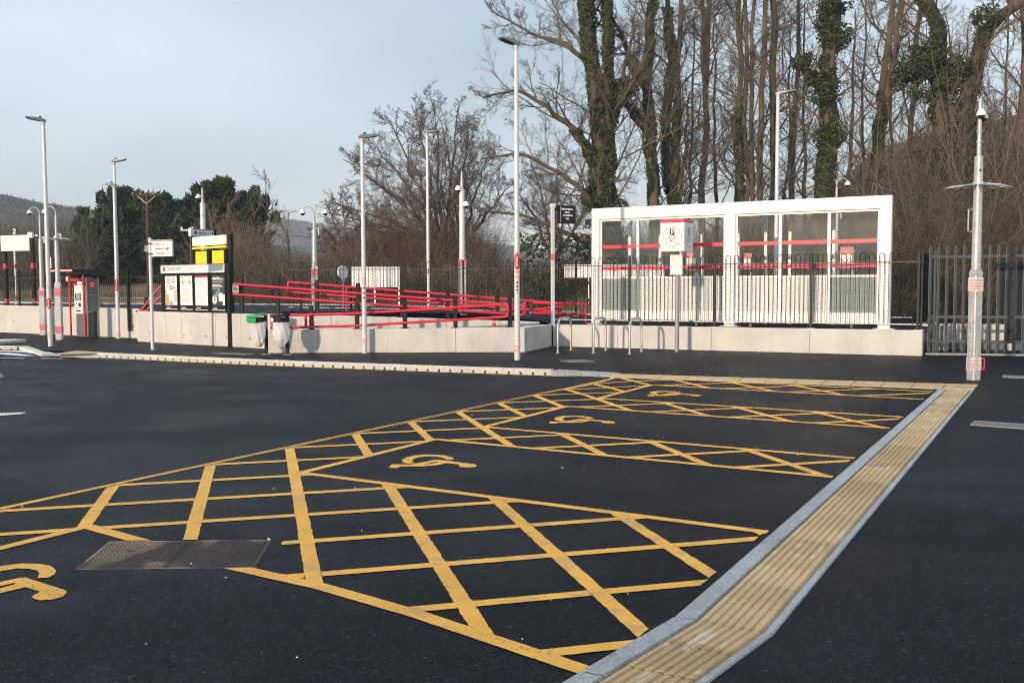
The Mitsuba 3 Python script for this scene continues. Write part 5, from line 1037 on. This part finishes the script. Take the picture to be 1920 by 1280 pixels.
# where a thing at distance y shows: its column (as a slope from the camera's axis) and height
def col(y, *pz): return [(s * y, y, z) for s, z in pz]
SPEC = [(11, 0.25, 1.0, 48, 0.30, 0.14, 0.07), (7, 0.2, 1.0, 42, 0.46, 0.16, 0.06), (6, 0.15, 1.0, 40, 0.46, 0.18, 0.04), (5, 0.2, 1.0, 38, 0.5, 0.2, 0.03)]
TALL = [(16, 0.20, 1.0, 54, 0.30, 0.15, 0.08), (8, 0.15, 1.0, 44, 0.50, 0.18, 0.05), (5, 0.15, 1.0, 42, 0.5, 0.2, 0.03), (3, 0.2, 1.0, 40, 0.6, 0.2, 0.02)]
# --- the great ivy-clad tree left of the shelter
t = thing('tree', 'great bare tree with two ivy-clad stems left of the white shelter', 'tree'); Y = 38.0
st = bare_tree(t, [(col(Y, (0.107, 0.6), (0.1000, 4.0), (0.0905, 8.8), (0.0838, 10.4), (0.080, 13.0), (0.075, 17)), 0.52, 0.10),
                   (col(Y, (0.098, 3.2), (0.1010, 7.5), (0.100, 9.5), (0.0997, 13.0), (0.103, 17)), 0.26, 0.09),
                   ([(0.0900 * Y, Y, 6.2), (0.063 * Y, Y - 0.6, 7.6), (0.0382 * Y, Y - 1.0, 8.3), (0.009 * Y, Y - 1.4, 9.0), (-0.028 * Y, Y - 1.8, 8.6)], 0.15, 0.03),
                   ([(0.0850 * Y, Y, 10.2), (0.0523 * Y, Y + 0.4, 11.2), (0.0225 * Y, Y + 0.8, 11.6), (-0.02 * Y, Y + 1, 12.6)], 0.11, 0.025),
                   ([(0.0838 * Y, Y, 10.6), (0.076 * Y, Y - .3, 12.2), (0.058 * Y, Y - 0.8, 14.2), (0.04 * Y, Y - 1, 16)], 0.14, 0.05),
                   ([(0.1000 * Y, Y, 7.6), (0.1136 * Y, Y - 0.2, 9.1), (0.120 * Y, Y - 0.3, 10.3), (0.128 * Y, Y, 12)], 0.12, 0.04),
                   ([(0.0960 * Y, Y, 4.0), (0.07 * Y, Y - 0.8, 5.4), (0.04 * Y, Y - 1.2, 6.0), (0.01 * Y, Y - 1.6, 6.6), (-0.03 * Y, Y - 2, 6.3)], 0.12, 0.03),
                   ([(0.0960 * Y, Y, 3.0), (0.055 * Y, Y - 1.0, 3.6), (0.015 * Y, Y - 1.5, 4.2), (-0.03 * Y, Y - 1.9, 4.4)], 0.10, 0.03)],
               [(13, 0.12, 1.0, 50, 0.38, 0.14, 0.07), (8, 0.15, 1.0, 42, 0.50, 0.16, 0.05), (6, 0.15, 1.0, 40, 0.46, 0.18, 0.04), (3, 0.2, 1.0, 40, 0.6, 0.2, 0.03)], 11, ((0.080, 0.070, 0.053), (0.176, 0.149, 0.111)))
ivy(t, st, [(0.0, 0.95, 0.42), (0.0, 0.95, 0.26), (0.0, 0.30, 0.09), (0, 0.1, 0.02), (0.0, 0.4, 0.06), (0.0, 0.4, 0.05)], [((0.098 * Y, Y, 3.5), 0.85, 2000), ((0.092 * Y, Y - 0.3, 5.0), 0.65, 1100), ((0.106 * Y, Y - 0.3, 4.4), 0.6, 900), ((0.118 * Y, Y, 9.3), 0.45, 500)], 13000, 12, 0.11, 0.12)
# --- stems to its right, behind the shelter
def stem_tree(label, Y, stems, seed, spec=TALL, iv=None, c=((0.073, 0.060, 0.048), (0.157, 0.129, 0.102)), blobs=(), group=None, n=6000):
    t = thing('tree', label, 'tree', group); s = bare_tree(t, [(col(Y, *p), a, b) for p, a, b in stems], spec, seed, c)
    if iv: ivy(t, s, iv, blobs, n, seed + 1)
    return t
stem_tree('ivy-clad bare tree, the second trunk from the great ivy tree over the shelter', 39.0, [(((0.152, 0.8), (0.150, 4.5), (0.1456, 7.6), (0.1417, 9.4), (0.144, 11.8), (0.147, 13.3), (0.15, 17)), 0.22, 0.08), (((0.1417, 9.3), (0.1209, 11.0), (0.105, 12.3), (0.09, 14.0)), 0.14, 0.05), (((0.146, 7.6), (0.1209, 8.9), (0.1035, 10.0)), 0.16, 0.07)], 21, iv=[(0, 0.95, 0.7), (0, 0.3, 0.1), (0.0, 0.9, 0.2)], n=8000)
stem_tree('bare tree forking into two ivied stems directly above the cube sign', 40.0, [(((0.170, 0.8), (0.168, 4.5), (0.1614, 8.0), (0.168, 10.6), (0.163, 12.4), (0.163, 17)), 0.19, 0.08), (((0.169, 3.5), (0.1717, 6.5), (0.174, 10.5), (0.177, 13.6), (0.18, 17)), 0.16, 0.07), (((0.172, 2.5), (0.177, 5.5), (0.183, 7.5), (0.186, 9.5)), 0.13, 0.04)], 31, iv=[(0, 0.75, 0.75), (0.1, 0.4, 0.25)], n=5500)
stem_tree('straight reddish bare trunk between the forked tree and the clustered stems', 41.0, [(((0.199, 0.8), (0.1990, 4.5), (0.2019, 8.0), (0.2025, 11.5), (0.207, 13.8), (0.21, 17)), 0.17, 0.08), (((0.202, 10.2), (0.1990, 13.5), (0.197, 17)), 0.13, 0.08)], 41, c=((0.089, 0.069, 0.055), (0.178, 0.137, 0.108)))
stem_tree('cluster of slender bare stems rising from one base, before the tall lamp behind the shelter', 40.0, [(((0.245, 0.8), (0.243, 4.5), (0.2375, 8), (0.237, 13.5), (0.236, 17)), 0.15, 0.08), (((0.247, 0.8), (0.247, 5), (0.244, 9), (0.244, 13.5), (0.243, 17)), 0.13, 0.06), (((0.250, 0.8), (0.252, 5), (0.250, 9.5), (0.251, 13.5), (0.252, 17)), 0.12, 0.06), (((0.255, 0.8), (0.259, 5), (0.261, 9), (0.265, 13.5), (0.268, 17)), 0.16, 0.08)], 51, iv=[(0.1, 0.5, 0.6), (0, 0, 0), (0, 0, 0), (0, 0.2, 0.4)], n=1500)
stem_tree('tall straight bare tree seen just left of the lamp behind the shelter', 42.0, [(((0.271, 0.8), (0.272, 5), (0.2727, 9), (0.274, 13.5), (0.276, 18)), 0.19, 0.12)], 61)
stem_tree('thin bare tree just right of the lamp behind the shelter', 44.0, [(((0.292, 0.8), (0.293, 5), (0.296, 9), (0.298, 14), (0.30, 18)), 0.15, 0.07)], 71)
stem_tree('thick ivy-wrapped broken tree with bushy clumps above the end of the shelter', 37.0, [(((0.3245, 0.6), (0.326, 4.0), (0.330, 7.5), (0.3318, 10.5), (0.335, 12.7), (0.34, 16)), 0.36, 0.14), (((0.330, 8.6), (0.315, 9.3), (0.301, 9.9)), 0.15, 0.09)], 81, iv=[(0.05, 1.0, 0.8), (0.1, 1, 0.2)], n=8500,
          blobs=[((0.3318 * 37, 36.8, 12.2), 0.62, 900), ((0.335 * 37, 36.8, 11.0), 0.6, 700), ((0.328 * 37, 36.8, 11.5), 0.5, 500), ((0.303 * 37, 36.8, 10.0), 0.42, 600), ((0.311 * 37, 36.8, 9.4), 0.5, 500), ((0.325 * 37, 36.8, 8.9), 0.6, 700), ((0.330 * 37, 36.8, 7.2), 0.55, 600)], c=((0.089, 0.070, 0.054), (0.190, 0.148, 0.111)))
stem_tree('dark forked bare tree right of the broken ivied tree', 39.0, [(((0.381, 0.8), (0.381, 4.5), (0.3847, 9), (0.393, 12.0), (0.398, 15)), 0.22, 0.09), (((0.383, 7.0), (0.396, 10.0), (0.404, 12.6), (0.408, 16)), 0.16, 0.08)], 91, iv=[(0.1, 0.6, 1.0), (0, 0, 0)], n=3200)
stem_tree('slender bare tree standing left of the great ivied fork by the camera mast', 41.0, [(((0.413, 0.8), (0.416, 5), (0.4195, 9.5), (0.424, 13.5), (0.428, 17)), 0.14, 0.08)], 101)
stem_tree('great ivied tree that forks wide behind the tall camera mast', 36.0, [(((0.455, 0.6), (0.453, 4.0), (0.4511, 7.0), (0.4443, 9.2), (0.446, 10.8), (0.4252, 12.3), (0.41, 14)), 0.40, 0.16), (((0.470, 0.6), (0.472, 4), (0.4741, 7.4), (0.4814, 9.6), (0.4916, 10.9), (0.52, 11.9), (0.56, 12.6)), 0.32, 0.18), (((0.451, 8.2), (0.4700, 7.9), (0.495, 7.4), (0.499, 7.9)), 0.12, 0.07), (((0.45, 6.4), (0.43, 6.6), (0.415, 6.5)), 0.12, 0.06)], 111, iv=[(0.0, 0.9, 0.55), (0.1, 0.85, 0.4), (0, 0, 0), (0, 0.3, 0.05)], n=8500,
          blobs=[((0.418 * 36, 35.8, 9.6), 0.7, 900), ((0.432 * 36, 35.8, 9.9), 0.75, 1000), ((0.441 * 36, 35.8, 8.8), 0.7, 900), ((0.456 * 36, 35.8, 9.5), 0.6, 800), ((0.468 * 36, 35.8, 8.7), 0.6, 700), ((0.455 * 36, 35.6, 5.2), 0.8, 900), ((0.448 * 36, 35.6, 3.8), 0.9, 1000), ((0.49 * 36, 35.8, 11.4), 0.5, 400), ((0.408 * 36, 35.8, 9.1), 0.5, 400)], c=((0.089, 0.070, 0.054), (0.190, 0.148, 0.111)))
stem_tree('brown bare tree at the right edge beyond the camera mast', 38.0, [(((0.527, 0.6), (0.529, 4), (0.5304, 7), (0.535, 10.5), (0.530, 13.6), (0.527, 17)), 0.26, 0.12), (((0.530, 7.2), (0.553, 9.2), (0.57, 11.5)), 0.14, 0.05)], 121, c=((0.091, 0.066, 0.052), (0.189, 0.144, 0.108)))
for i, (sx, Y, lean) in enumerate(((0.185, 46, 0.002), (0.218, 47, -0.003), (0.231, 45, 0.004), (0.284, 47, 0.003), (0.309, 45, -0.002), (0.347, 46, 0.004), (0.362, 43, 0.002), (0.402, 46, -0.003), (0.436, 44, 0.002), (0.508, 44, 0.003), (0.549, 42, -0.002))):
    stem_tree(['thin grey sapling between the forked tree and the straight trunk', 'thin sapling right of the straight reddish trunk', 'thin sapling just left of the clustered stems', 'thin sapling between the lamp and the tall straight tree behind it', 'thin sapling left of the broken ivied tree', 'thin sapling right of the broken ivied tree', 'thin sapling left of the dark forked tree', 'thin sapling right of the dark forked tree', 'thin sapling beside the great ivied fork', 'thin sapling right of the camera mast', 'thin sapling at the right edge of the wood'][i], Y,
              [(((sx, 0.9), (sx + lean, 5), (sx + 2 * lean, 9.5), (sx + 2.4 * lean, 14.5)), 0.10 + 0.03 * (i % 3), 0.03)], 200 + i, spec=[(16, 0.18, 1.0, 50, 0.27, 0.15, 0.08), (6, 0.2, 1.0, 42, 0.5, 0.18, 0.05), (4, 0.15, 1.0, 40, 0.5, 0.2, 0.03)])
# --- spreading trees left of the great tree
ALD = ((0.080, 0.066, 0.060), (0.164, 0.134, 0.120))
def spreading(label, Y, x0, zf, fan, r, seed, spec):
    t = thing('tree', label, 'tree'); base = (x0 * Y, Y, 0.7); fork = (x0 * Y * 1.0 - 0.05, Y, zf)
    bare_tree(t, [([base, (x0 * Y + 0.1, Y, zf * 0.5), fork], r, r * 0.75)] + [([fork, ((x0 + (a - x0) * 0.45) * Y, Y + dy * 0.5, zf + (z - zf) * 0.55), (a * Y, Y + dy, z)], r * 0.34, 0.02) for a, z, dy in fan], spec, seed, ALD, 0.06)
SPR = [(11, 0.15, 1.0, 48, 0.42, 0.15, 0.05), (8, 0.15, 1.0, 42, 0.48, 0.16, 0.05), (6, 0.2, 1.0, 42, 0.5, 0.18, 0.04), (4, 0.2, 1.0, 42, 0.6, 0.2, 0.03)]
spreading('wide spreading bare alder with purplish twigs behind the ramp', 44.0, -0.070, 3.2, [(-0.185, 5.4, 0.5), (-0.162, 6.9, -1), (-0.150, 8.3, 0.8), (-0.128, 9.2, -0.6), (-0.177, 7.4, 0.4), (-0.196, 5.0, 0.2), (-0.105, 9.9, 0.6), (-0.080, 9.6, -1), (-0.055, 9.9, 1), (-0.04, 8.6, 0), (-0.178, 4.4, -0.8)], 0.30, 301, SPR)
spreading('second spreading bare alder standing behind the first, nearer the great tree', 47.0, -0.052, 3.0, [(-0.10, 8.8, 0), (-0.075, 9.8, 1), (-0.045, 9.2, 0), (-0.02, 8.2, -1), (0.005, 6.8, 0.6)], 0.28, 311, SPR)
spreading('low bare purplish tree behind the great ivied tree', 50.0, 0.045, 2.6, [(0.0, 7.0, 0), (0.02, 8.4, 1), (0.05, 9.0, 0), (0.08, 8.4, -1), (0.11, 7.4, 0.6), (0.13, 8.2, 0)], 0.24, 321, SPR)
spreading('small bare tree low at the left end of the alders', 46.0, -0.168, 2.2, [(-0.205, 4.2, 0), (-0.193, 5.2, 0.6), (-0.176, 5.6, -0.5), (-0.158, 4.8, 0)], 0.14, 331, SPR)

# --- scrub: rods and brambles that nobody could count
def scrub(base, label, spots, hts, colr, seed, lean=0.16, kids=6, r=0.011, lf=0.42):
    rg = np.random.default_rng(seed); n = len(spots); S0 = np.array(spots); L = np.array(hts)
    d = unit(np.array([0, 0, 1.0]) + lean * 2 * rg.normal(size=(n, 3)) * [1, 1, 0.2]); P = grow(S0, d, L, 5, 0.15, 0.02, rg); R = taperR(r * (0.6 + 0.9 * rg.random(n)), 5, 0.4)
    c = np.array(colr[0]) + (np.array(colr[1]) - colr[0]) * rg.random((n, 1)); ms = [tubes(P, R, 3)]; cs = [np.repeat(c, 15, 0)]
    s, dd, l, rr = shoots(P, R, L, kids, 0.2, 1.0, 40, lf, 0.62, rg, 0.006); P2 = grow(s, dd, l, 2, 0.22, 0.0, rg); ms.append(tubes(P2, taperR(rr, 2, 0.5), 3)); c2 = np.repeat(c, kids, 0) * (0.75 + 0.6 * rg.random((n * kids, 1))); cs.append(np.repeat(c2, 6, 0))
    put(base, cat(*ms), 'twig', True, color=np.vstack(cs)); labels[base] = {'label': label, 'category': 'undergrowth', 'kind': 'stuff'}
def scatter(n, s0, s1, y0, y1, seed):
    rg = np.random.default_rng(seed); y = y0 + (y1 - y0) * rg.random(n); s = s0 + (s1 - s0) * rg.random(n); return np.stack([s * y, y, zland(s * y, y) - 0.1], 1), rg
p, rg = scatter(3600, -0.30, 0.12, 38.5, 50, 401); h = (0.9 + 1.2 * rg.random(len(p))) * (0.75 + 0.5 * meshkit.noise(p * [0.5, 0.5, 0], 5)) * np.interp(p[:, 0] / p[:, 1], [-0.3, -0.2, -0.12, 0.0, 0.12], [1.25, 1.1, 1.0, 1.0, 0.9])
scrub('undergrowth', 'brown leafless undergrowth behind the ramp and its fence', p, h, ((0.089, 0.070, 0.052), (0.190, 0.151, 0.108)), 402)
p, rg = scatter(2300, -0.215, -0.02, 42, 52, 403); h = (1.6 + 2.6 * rg.random(len(p))) * np.interp(p[:, 0] / p[:, 1], [-0.215, -0.17, -0.12, -0.02], [0.45, 0.8, 1.15, 1.0])
scrub('tall_thicket', 'tall rust brown thicket of thin stems below the spreading alders', p, h, ((0.099, 0.070, 0.055), (0.191, 0.134, 0.103)), 404, 0.12, 7)
p, rg = scatter(1100, -0.315, -0.245, 40, 48, 405); h = (1.5 + 2.6 * rg.random(len(p)) ** 1.6) * np.interp(p[:, 0] / p[:, 1], [-0.315, -0.29, -0.245], [0.9, 1.0, 0.6])
scrub('rod_thicket', 'tall upright reddish rods behind the information board', p, h, ((0.100, 0.074, 0.057), (0.212, 0.163, 0.123)), 406, 0.07, 6)
p, rg = scatter(3000, 0.10, 0.40, 38, 48, 407); h = 1.6 + 2.2 * rg.random(len(p))
scrub('bramble', 'tangled brown brambles behind the glass of the shelter', p, h, ((0.077, 0.063, 0.044), (0.178, 0.141, 0.100)), 408, 0.28, 7)
p, rg = scatter(3400, 0.38, 0.62, 29, 44, 409); h = 1.8 + 3.4 * rg.random(len(p))
scrub('briar_bank', 'high tangle of brown briars on the bank behind the palisade', p, h, ((0.067, 0.053, 0.038), (0.157, 0.123, 0.089)), 410, 0.26, 7)
p, rg = scatter(330, 0.36, 0.60, 31, 46, 413); h = 3.5 + 5.0 * rg.random(len(p))
scrub('bank_stems', 'taller slender stems standing up out of the briars on the bank', p, h, ((0.089, 0.071, 0.054), (0.235, 0.191, 0.146)), 414, 0.10, 9, 0.024, 0.30)
p, rg = scatter(160, 0.08, 0.36, 40, 48, 415); h = 2.0 + 2.2 * rg.random(len(p))
scrub('slender_stems', 'pale slender stems rising from the brambles behind the shelter', p, h, ((0.095, 0.079, 0.060), (0.245, 0.200, 0.152)), 416, 0.10, 8, 0.02, 0.30)
p, rg = scatter(1300, -0.60, -0.437, 56, 78, 411); h = 2.0 + 2.6 * rg.random(len(p))
scrub('far_scrub', 'dull brown scrub beyond the tracks at the left', p, h, ((0.079, 0.068, 0.052), (0.157, 0.132, 0.098)), 412, 0.16, 6, 0.022)
# low evergreen bramble leaves in the undergrowth
for base, lab, (s0, s1, y0, y1), n, z0, z1, sd in (('bramble_leaves', 'dull green bramble and ivy leaves low in the scrub by the departure screen', (0.005, 0.085, 36.5, 40), 5000, 0.2, 3.2, 421), ('ivy_bank', 'dark ivy trailing through the briars below the forked tree', (0.40, 0.50, 34, 38), 7000, 0.4, 4.2, 422)):
    rg = np.random.default_rng(sd); y = y0 + (y1 - y0) * rg.random(n); s = s0 + (s1 - s0) * rg.random(n); C = np.stack([s * y, y, z0 + (z1 - z0) * rg.random(n) ** 1.4 + zland(s * y, y) * 0.5], 1); C = C[meshkit.fbm(C * 0.8, 3, sd) > 0.50]
    put(base, leaves(C, unit(rg.normal(size=C.shape) + [0, -0.6, 0.5]), 0.14, rg), 'ivy_leaf'); labels[base] = {'label': lab, 'category': 'undergrowth', 'kind': 'stuff'}
# --- saplings poking out of the rods
for i, (sx, Y, h) in enumerate(((-0.318, 43, 5.0), (-0.298, 44, 5.4), (-0.272, 42, 5.0), (-0.256, 45, 6.6), (-0.236, 43, 4.6))):
    stem_tree(['bare sapling poking up before the conifers right of the white mast', 'second bare sapling from the white mast', 'third bare sapling, before the right end of the conifers', 'tallest bare sapling, clear against the sky left of the two-armed camera mast', 'last bare sapling, next to the two-armed camera mast'][i], Y, [(((sx, 0.8), (sx + 0.001, h * 0.5), (sx + 0.002, h)), 0.045, 0.012)], 440 + i, spec=[(12, 0.25, 1.0, 32, 0.32, 0.1, 0.08), (6, 0.2, 1.0, 38, 0.45, 0.14, 0.05), (4, 0.2, 1.0, 38, 0.5, 0.16, 0.03)], c=((0.138, 0.103, 0.082), (0.241, 0.184, 0.143)))
# --- dark conifers at the left
def conifer(label, x, y, z0, h, r, seed, n, tip=True, shape=0.8):
    k = thing('conifer', label, 'conifer', None); rg = np.random.default_rng(seed)
    part(k, 'trunk', cyl(x, y, z0 - 0.2, z0 + h * 0.93, 0.2, 0.03, 8), 'bark', True)
    nb = 84; tz = rg.random(nb) ** 0.85; az = rg.random(nb) * 6.283; env = r * (1 - tz ** 2.4) ** shape * (0.65 + 0.5 * rg.random(nb)); up_ = 0.15 + 0.9 * tz
    s = np.stack([0 * tz + x, 0 * tz + y, z0 + h * (0.06 + 0.92 * tz) - 0.25 * env], 1); d = unit(np.stack([np.cos(az), np.sin(az), up_ * 0.8], 1)); L = env * 1.12 + 0.35
    ld = rg.choice(nb, 22, False); s[ld] = np.stack([x + r * 0.55 * rg.normal(size=22), y + r * 0.4 * rg.normal(size=22), z0 + h * (0.72 + 0.2 * rg.random(22))], 1); d[ld] = unit(np.array([0, 0, 1.0]) + 0.12 * rg.normal(size=(22, 3))); L[ld] = 0.35 + 0.55 * rg.random(22)
    B = grow(s, d, L, 6, 0.06, 0.10, rg); per = n // nb; t = 0.25 + 0.75 * rg.random((nb, per)) ** 0.7; xk = t * 5; i = np.minimum(xk.astype(int), 4); fr = (xk - i)[..., None]; ii = np.arange(nb)[:, None]
    C = (B[ii, i] * (1 - fr) + B[ii, i + 1] * fr + 0.17 * rg.normal(size=(nb, per, 3)) * (1.25 - t[..., None] * 0.8)).reshape(-1, 3); dr_ = np.repeat(unit(B[:, 5] - B[:, 2]), per, 0)
    ax = unit(dr_ + 0.55 * rg.normal(size=C.shape) + [0, 0, 0.35]); sd = unit(np.cross(ax, rg.normal(size=C.shape))); l = (0.20 + 0.26 * rg.random(len(C)))[:, None]; w = l * 0.30
    v = np.stack([C - sd * w, C + sd * w, C + ax * l], 1).reshape(-1, 3); f = np.arange(len(v)).reshape(-1, 3)
    part(k, 'crown', (v, f), 'conifer_needles')
CF = [(-0.428, 62, 5.2, 1.9), (-0.414, 65, 6.6, 2.0), (-0.402, 62, 7.3, 1.5), (-0.385, 64, 6.4, 1.7), (-0.366, 61, 6.8, 1.3), (-0.349, 63, 5.7, 1.9), (-0.334, 66, 6.3, 1.7), (-0.320, 62, 7.2, 1.6), (-0.301, 61, 7.9, 2.0), (-0.281, 63, 7.0, 1.8), (-0.438, 64, 3.2, 1.2)]
CL = ['sloping dark conifer at the left flank of the conifer group', 'broad dark conifer second from the left flank of the group', 'pointed dark conifer seen between the two close lamp posts', 'dark conifer just right of the close pair of lamp posts', 'pointed dark conifer right behind the timber telegraph pole', 'lower dark conifer right of the telegraph pole', 'dark conifer left of the white camera mast', 'dark conifer directly behind the white camera mast', 'tallest round-topped conifer at the right of the group', 'dark conifer closing the right end of the group', 'lowest dark conifer at the far left foot of the group']
for i, (sx, Y, h, r) in enumerate(CF): conifer(CL[i], sx * Y, Y, 1.2, h - 1.0, r, 500 + i, 15600 if i < 10 else 7000)

# ------------------------------------------------------------------ wooded hills
def hill(label, xs, ys, fz, seed, tuft, nt):
    X, Yg = np.meshgrid(xs, ys); Z = fz(X, Yg); base = zland(X, Yg) - 3
    nz = meshkit.fbm(np.stack([X * 0.11, Yg * 0.11, 0 * X], -1), 3, seed); Z = Z + (nz - 0.5) * tuft * np.clip((Z - base) / 6, 0, 1)
    n, m = len(xs), len(ys); i, j = np.meshgrid(np.arange(m - 1), np.arange(n - 1), indexing='ij'); a = (i * n + j).ravel()
    struct('hill', (np.column_stack([X.ravel(), Yg.ravel(), Z.ravel()]), np.vstack([np.stack([a, a + 1, a + n + 1], 1), np.stack([a, a + n + 1, a + n], 1)])), 'hill_woodland', label, True)
    rg = np.random.default_rng(seed); ii = rg.integers(0, len(ys), nt * 3); jj = rg.integers(0, len(xs), nt * 3); ok = (Z[ii, jj] - base[ii, jj] > 4); ii, jj = ii[ok][:nt], jj[ok][:nt]
    C = np.stack([X[ii, jj], Yg[ii, jj], Z[ii, jj] - 1.0], 1) + rg.normal(size=(len(ii), 3)) * [0.6, 0.6, 0]
    q = 5; D = unit(rg.normal(size=(len(C), q, 3)) * [0.42, 0.42, 0.1] + [0, 0, 1]); L = (tuft * (0.55 + 0.6 * rg.random((len(C), 1))) * (0.6 + 0.5 * rg.random((len(C), q))))[..., None]
    w = unit(np.cross(D, rg.normal(size=D.shape))) * 0.22 * L * 0.5; b = C[:, None] + 0 * D
    v = np.stack([b - w * 0.3, b + w * 0.3, b + D * L * 0.6 + w, b + D * L], 2).reshape(-1, 3); k4 = np.arange(len(v) // 4)[:, None] * 4; f = np.vstack([k4 + [0, 1, 2], k4 + [0, 2, 3]])
    put(name('hillside_wood'), (v, f), 'hill_woodland'); return
def ridge(P): P = np.array(P); return lambda s: np.interp(s, P[:, 0], P[:, 1])
r1 = ridge([(-0.9, 140), (-0.70, 56), (-0.60, 43), (-0.54, 38.5), (-0.50, 35.8), (-0.47, 33.5), (-0.45, 32.5), (-0.43, 31), (-0.38, 31), (-0.30, 24), (-0.22, 14), (-0.10, 2)])
def z1(X, Yg):
    s = X / Yg; top = r1(s); t = np.clip((Yg - 180) / 220, 0, 1); return np.where(Yg < 400, -2 + (top + 2) * (t * t * (3 - 2 * t)) ** 0.8, top - 0.10 * (Yg - 400))
hill('dark wooded hillside at the left horizon', np.linspace(-330, -30, 230), np.linspace(180, 440, 120), z1, 61, 2.4, 7000); labels['hillside_wood'] = {'label': 'bare woodland covering the left hillside', 'category': 'wood', 'kind': 'stuff'}
r2 = ridge([(-0.60, 66), (-0.47, 70), (-0.40, 70), (-0.26, 64), (-0.22, 60), (-0.18, 54), (-0.10, 46), (0.0, 36), (0.2, 20)])
def z2(X, Yg):
    s = X / Yg; top = r2(s); t = np.clip((Yg - 480) / 420, 0, 1); return np.where(Yg < 900, -2 + (top + 2) * (t * t * (3 - 2 * t)), top - 0.08 * (Yg - 900))
hill('hazy farther hill above the two-armed camera mast', np.linspace(-620, 120, 260), np.linspace(480, 960, 110), z2, 62, 4.0, 5000); labels['hillside_wood_001'] = {'label': 'woodland on the hazy farther hill', 'category': 'wood', 'kind': 'stuff'}
r3 = ridge([(0.24, -2), (0.29, 8), (0.325, 24), (0.37, 34), (0.40, 37.5), (0.45, 40.5), (0.52, 44), (0.60, 50), (0.8, 70)])
def z3(X, Yg):
    s = X / Yg; top = r3(s); t = np.clip((Yg - 95) / 155, 0, 1); return np.where(Yg < 250, -2 + (top + 2) * t ** 1.1, top - 0.10 * (Yg - 250))
hill('brown wooded slope rising behind the trees at the right', np.linspace(20, 240, 230), np.linspace(95, 285, 130), z3, 63, 2.6, 6000); labels['hillside_wood_002'] = {'label': 'bare brown woodland on the slope at the right', 'category': 'wood', 'kind': 'stuff'}

# ------------------------------------------------------------------ air
scene['haze_air'] = {'type': 'homogeneous', 'albedo': {'type': 'rgb', 'value': [0.94, 0.95, 0.96]}, 'sigma_t': {'type': 'rgb', 'value': [0.00052, 0.00060, 0.00070]}, 'scale': 1.0}
scene['haze'] = {'type': 'cube', 'to_world': mi.ScalarTransform4f().translate([0, 0, 42.0]).scale([3020, 3020, 46.0]), 'bsdf': {'type': 'null'}, 'interior': {'type': 'ref', 'id': 'haze_air'}}
labels['haze'] = {'label': 'thin bluish air over the valley', 'category': 'haze', 'kind': 'stuff'}
scene['camera']['medium'] = {'type': 'ref', 'id': 'haze_air'}
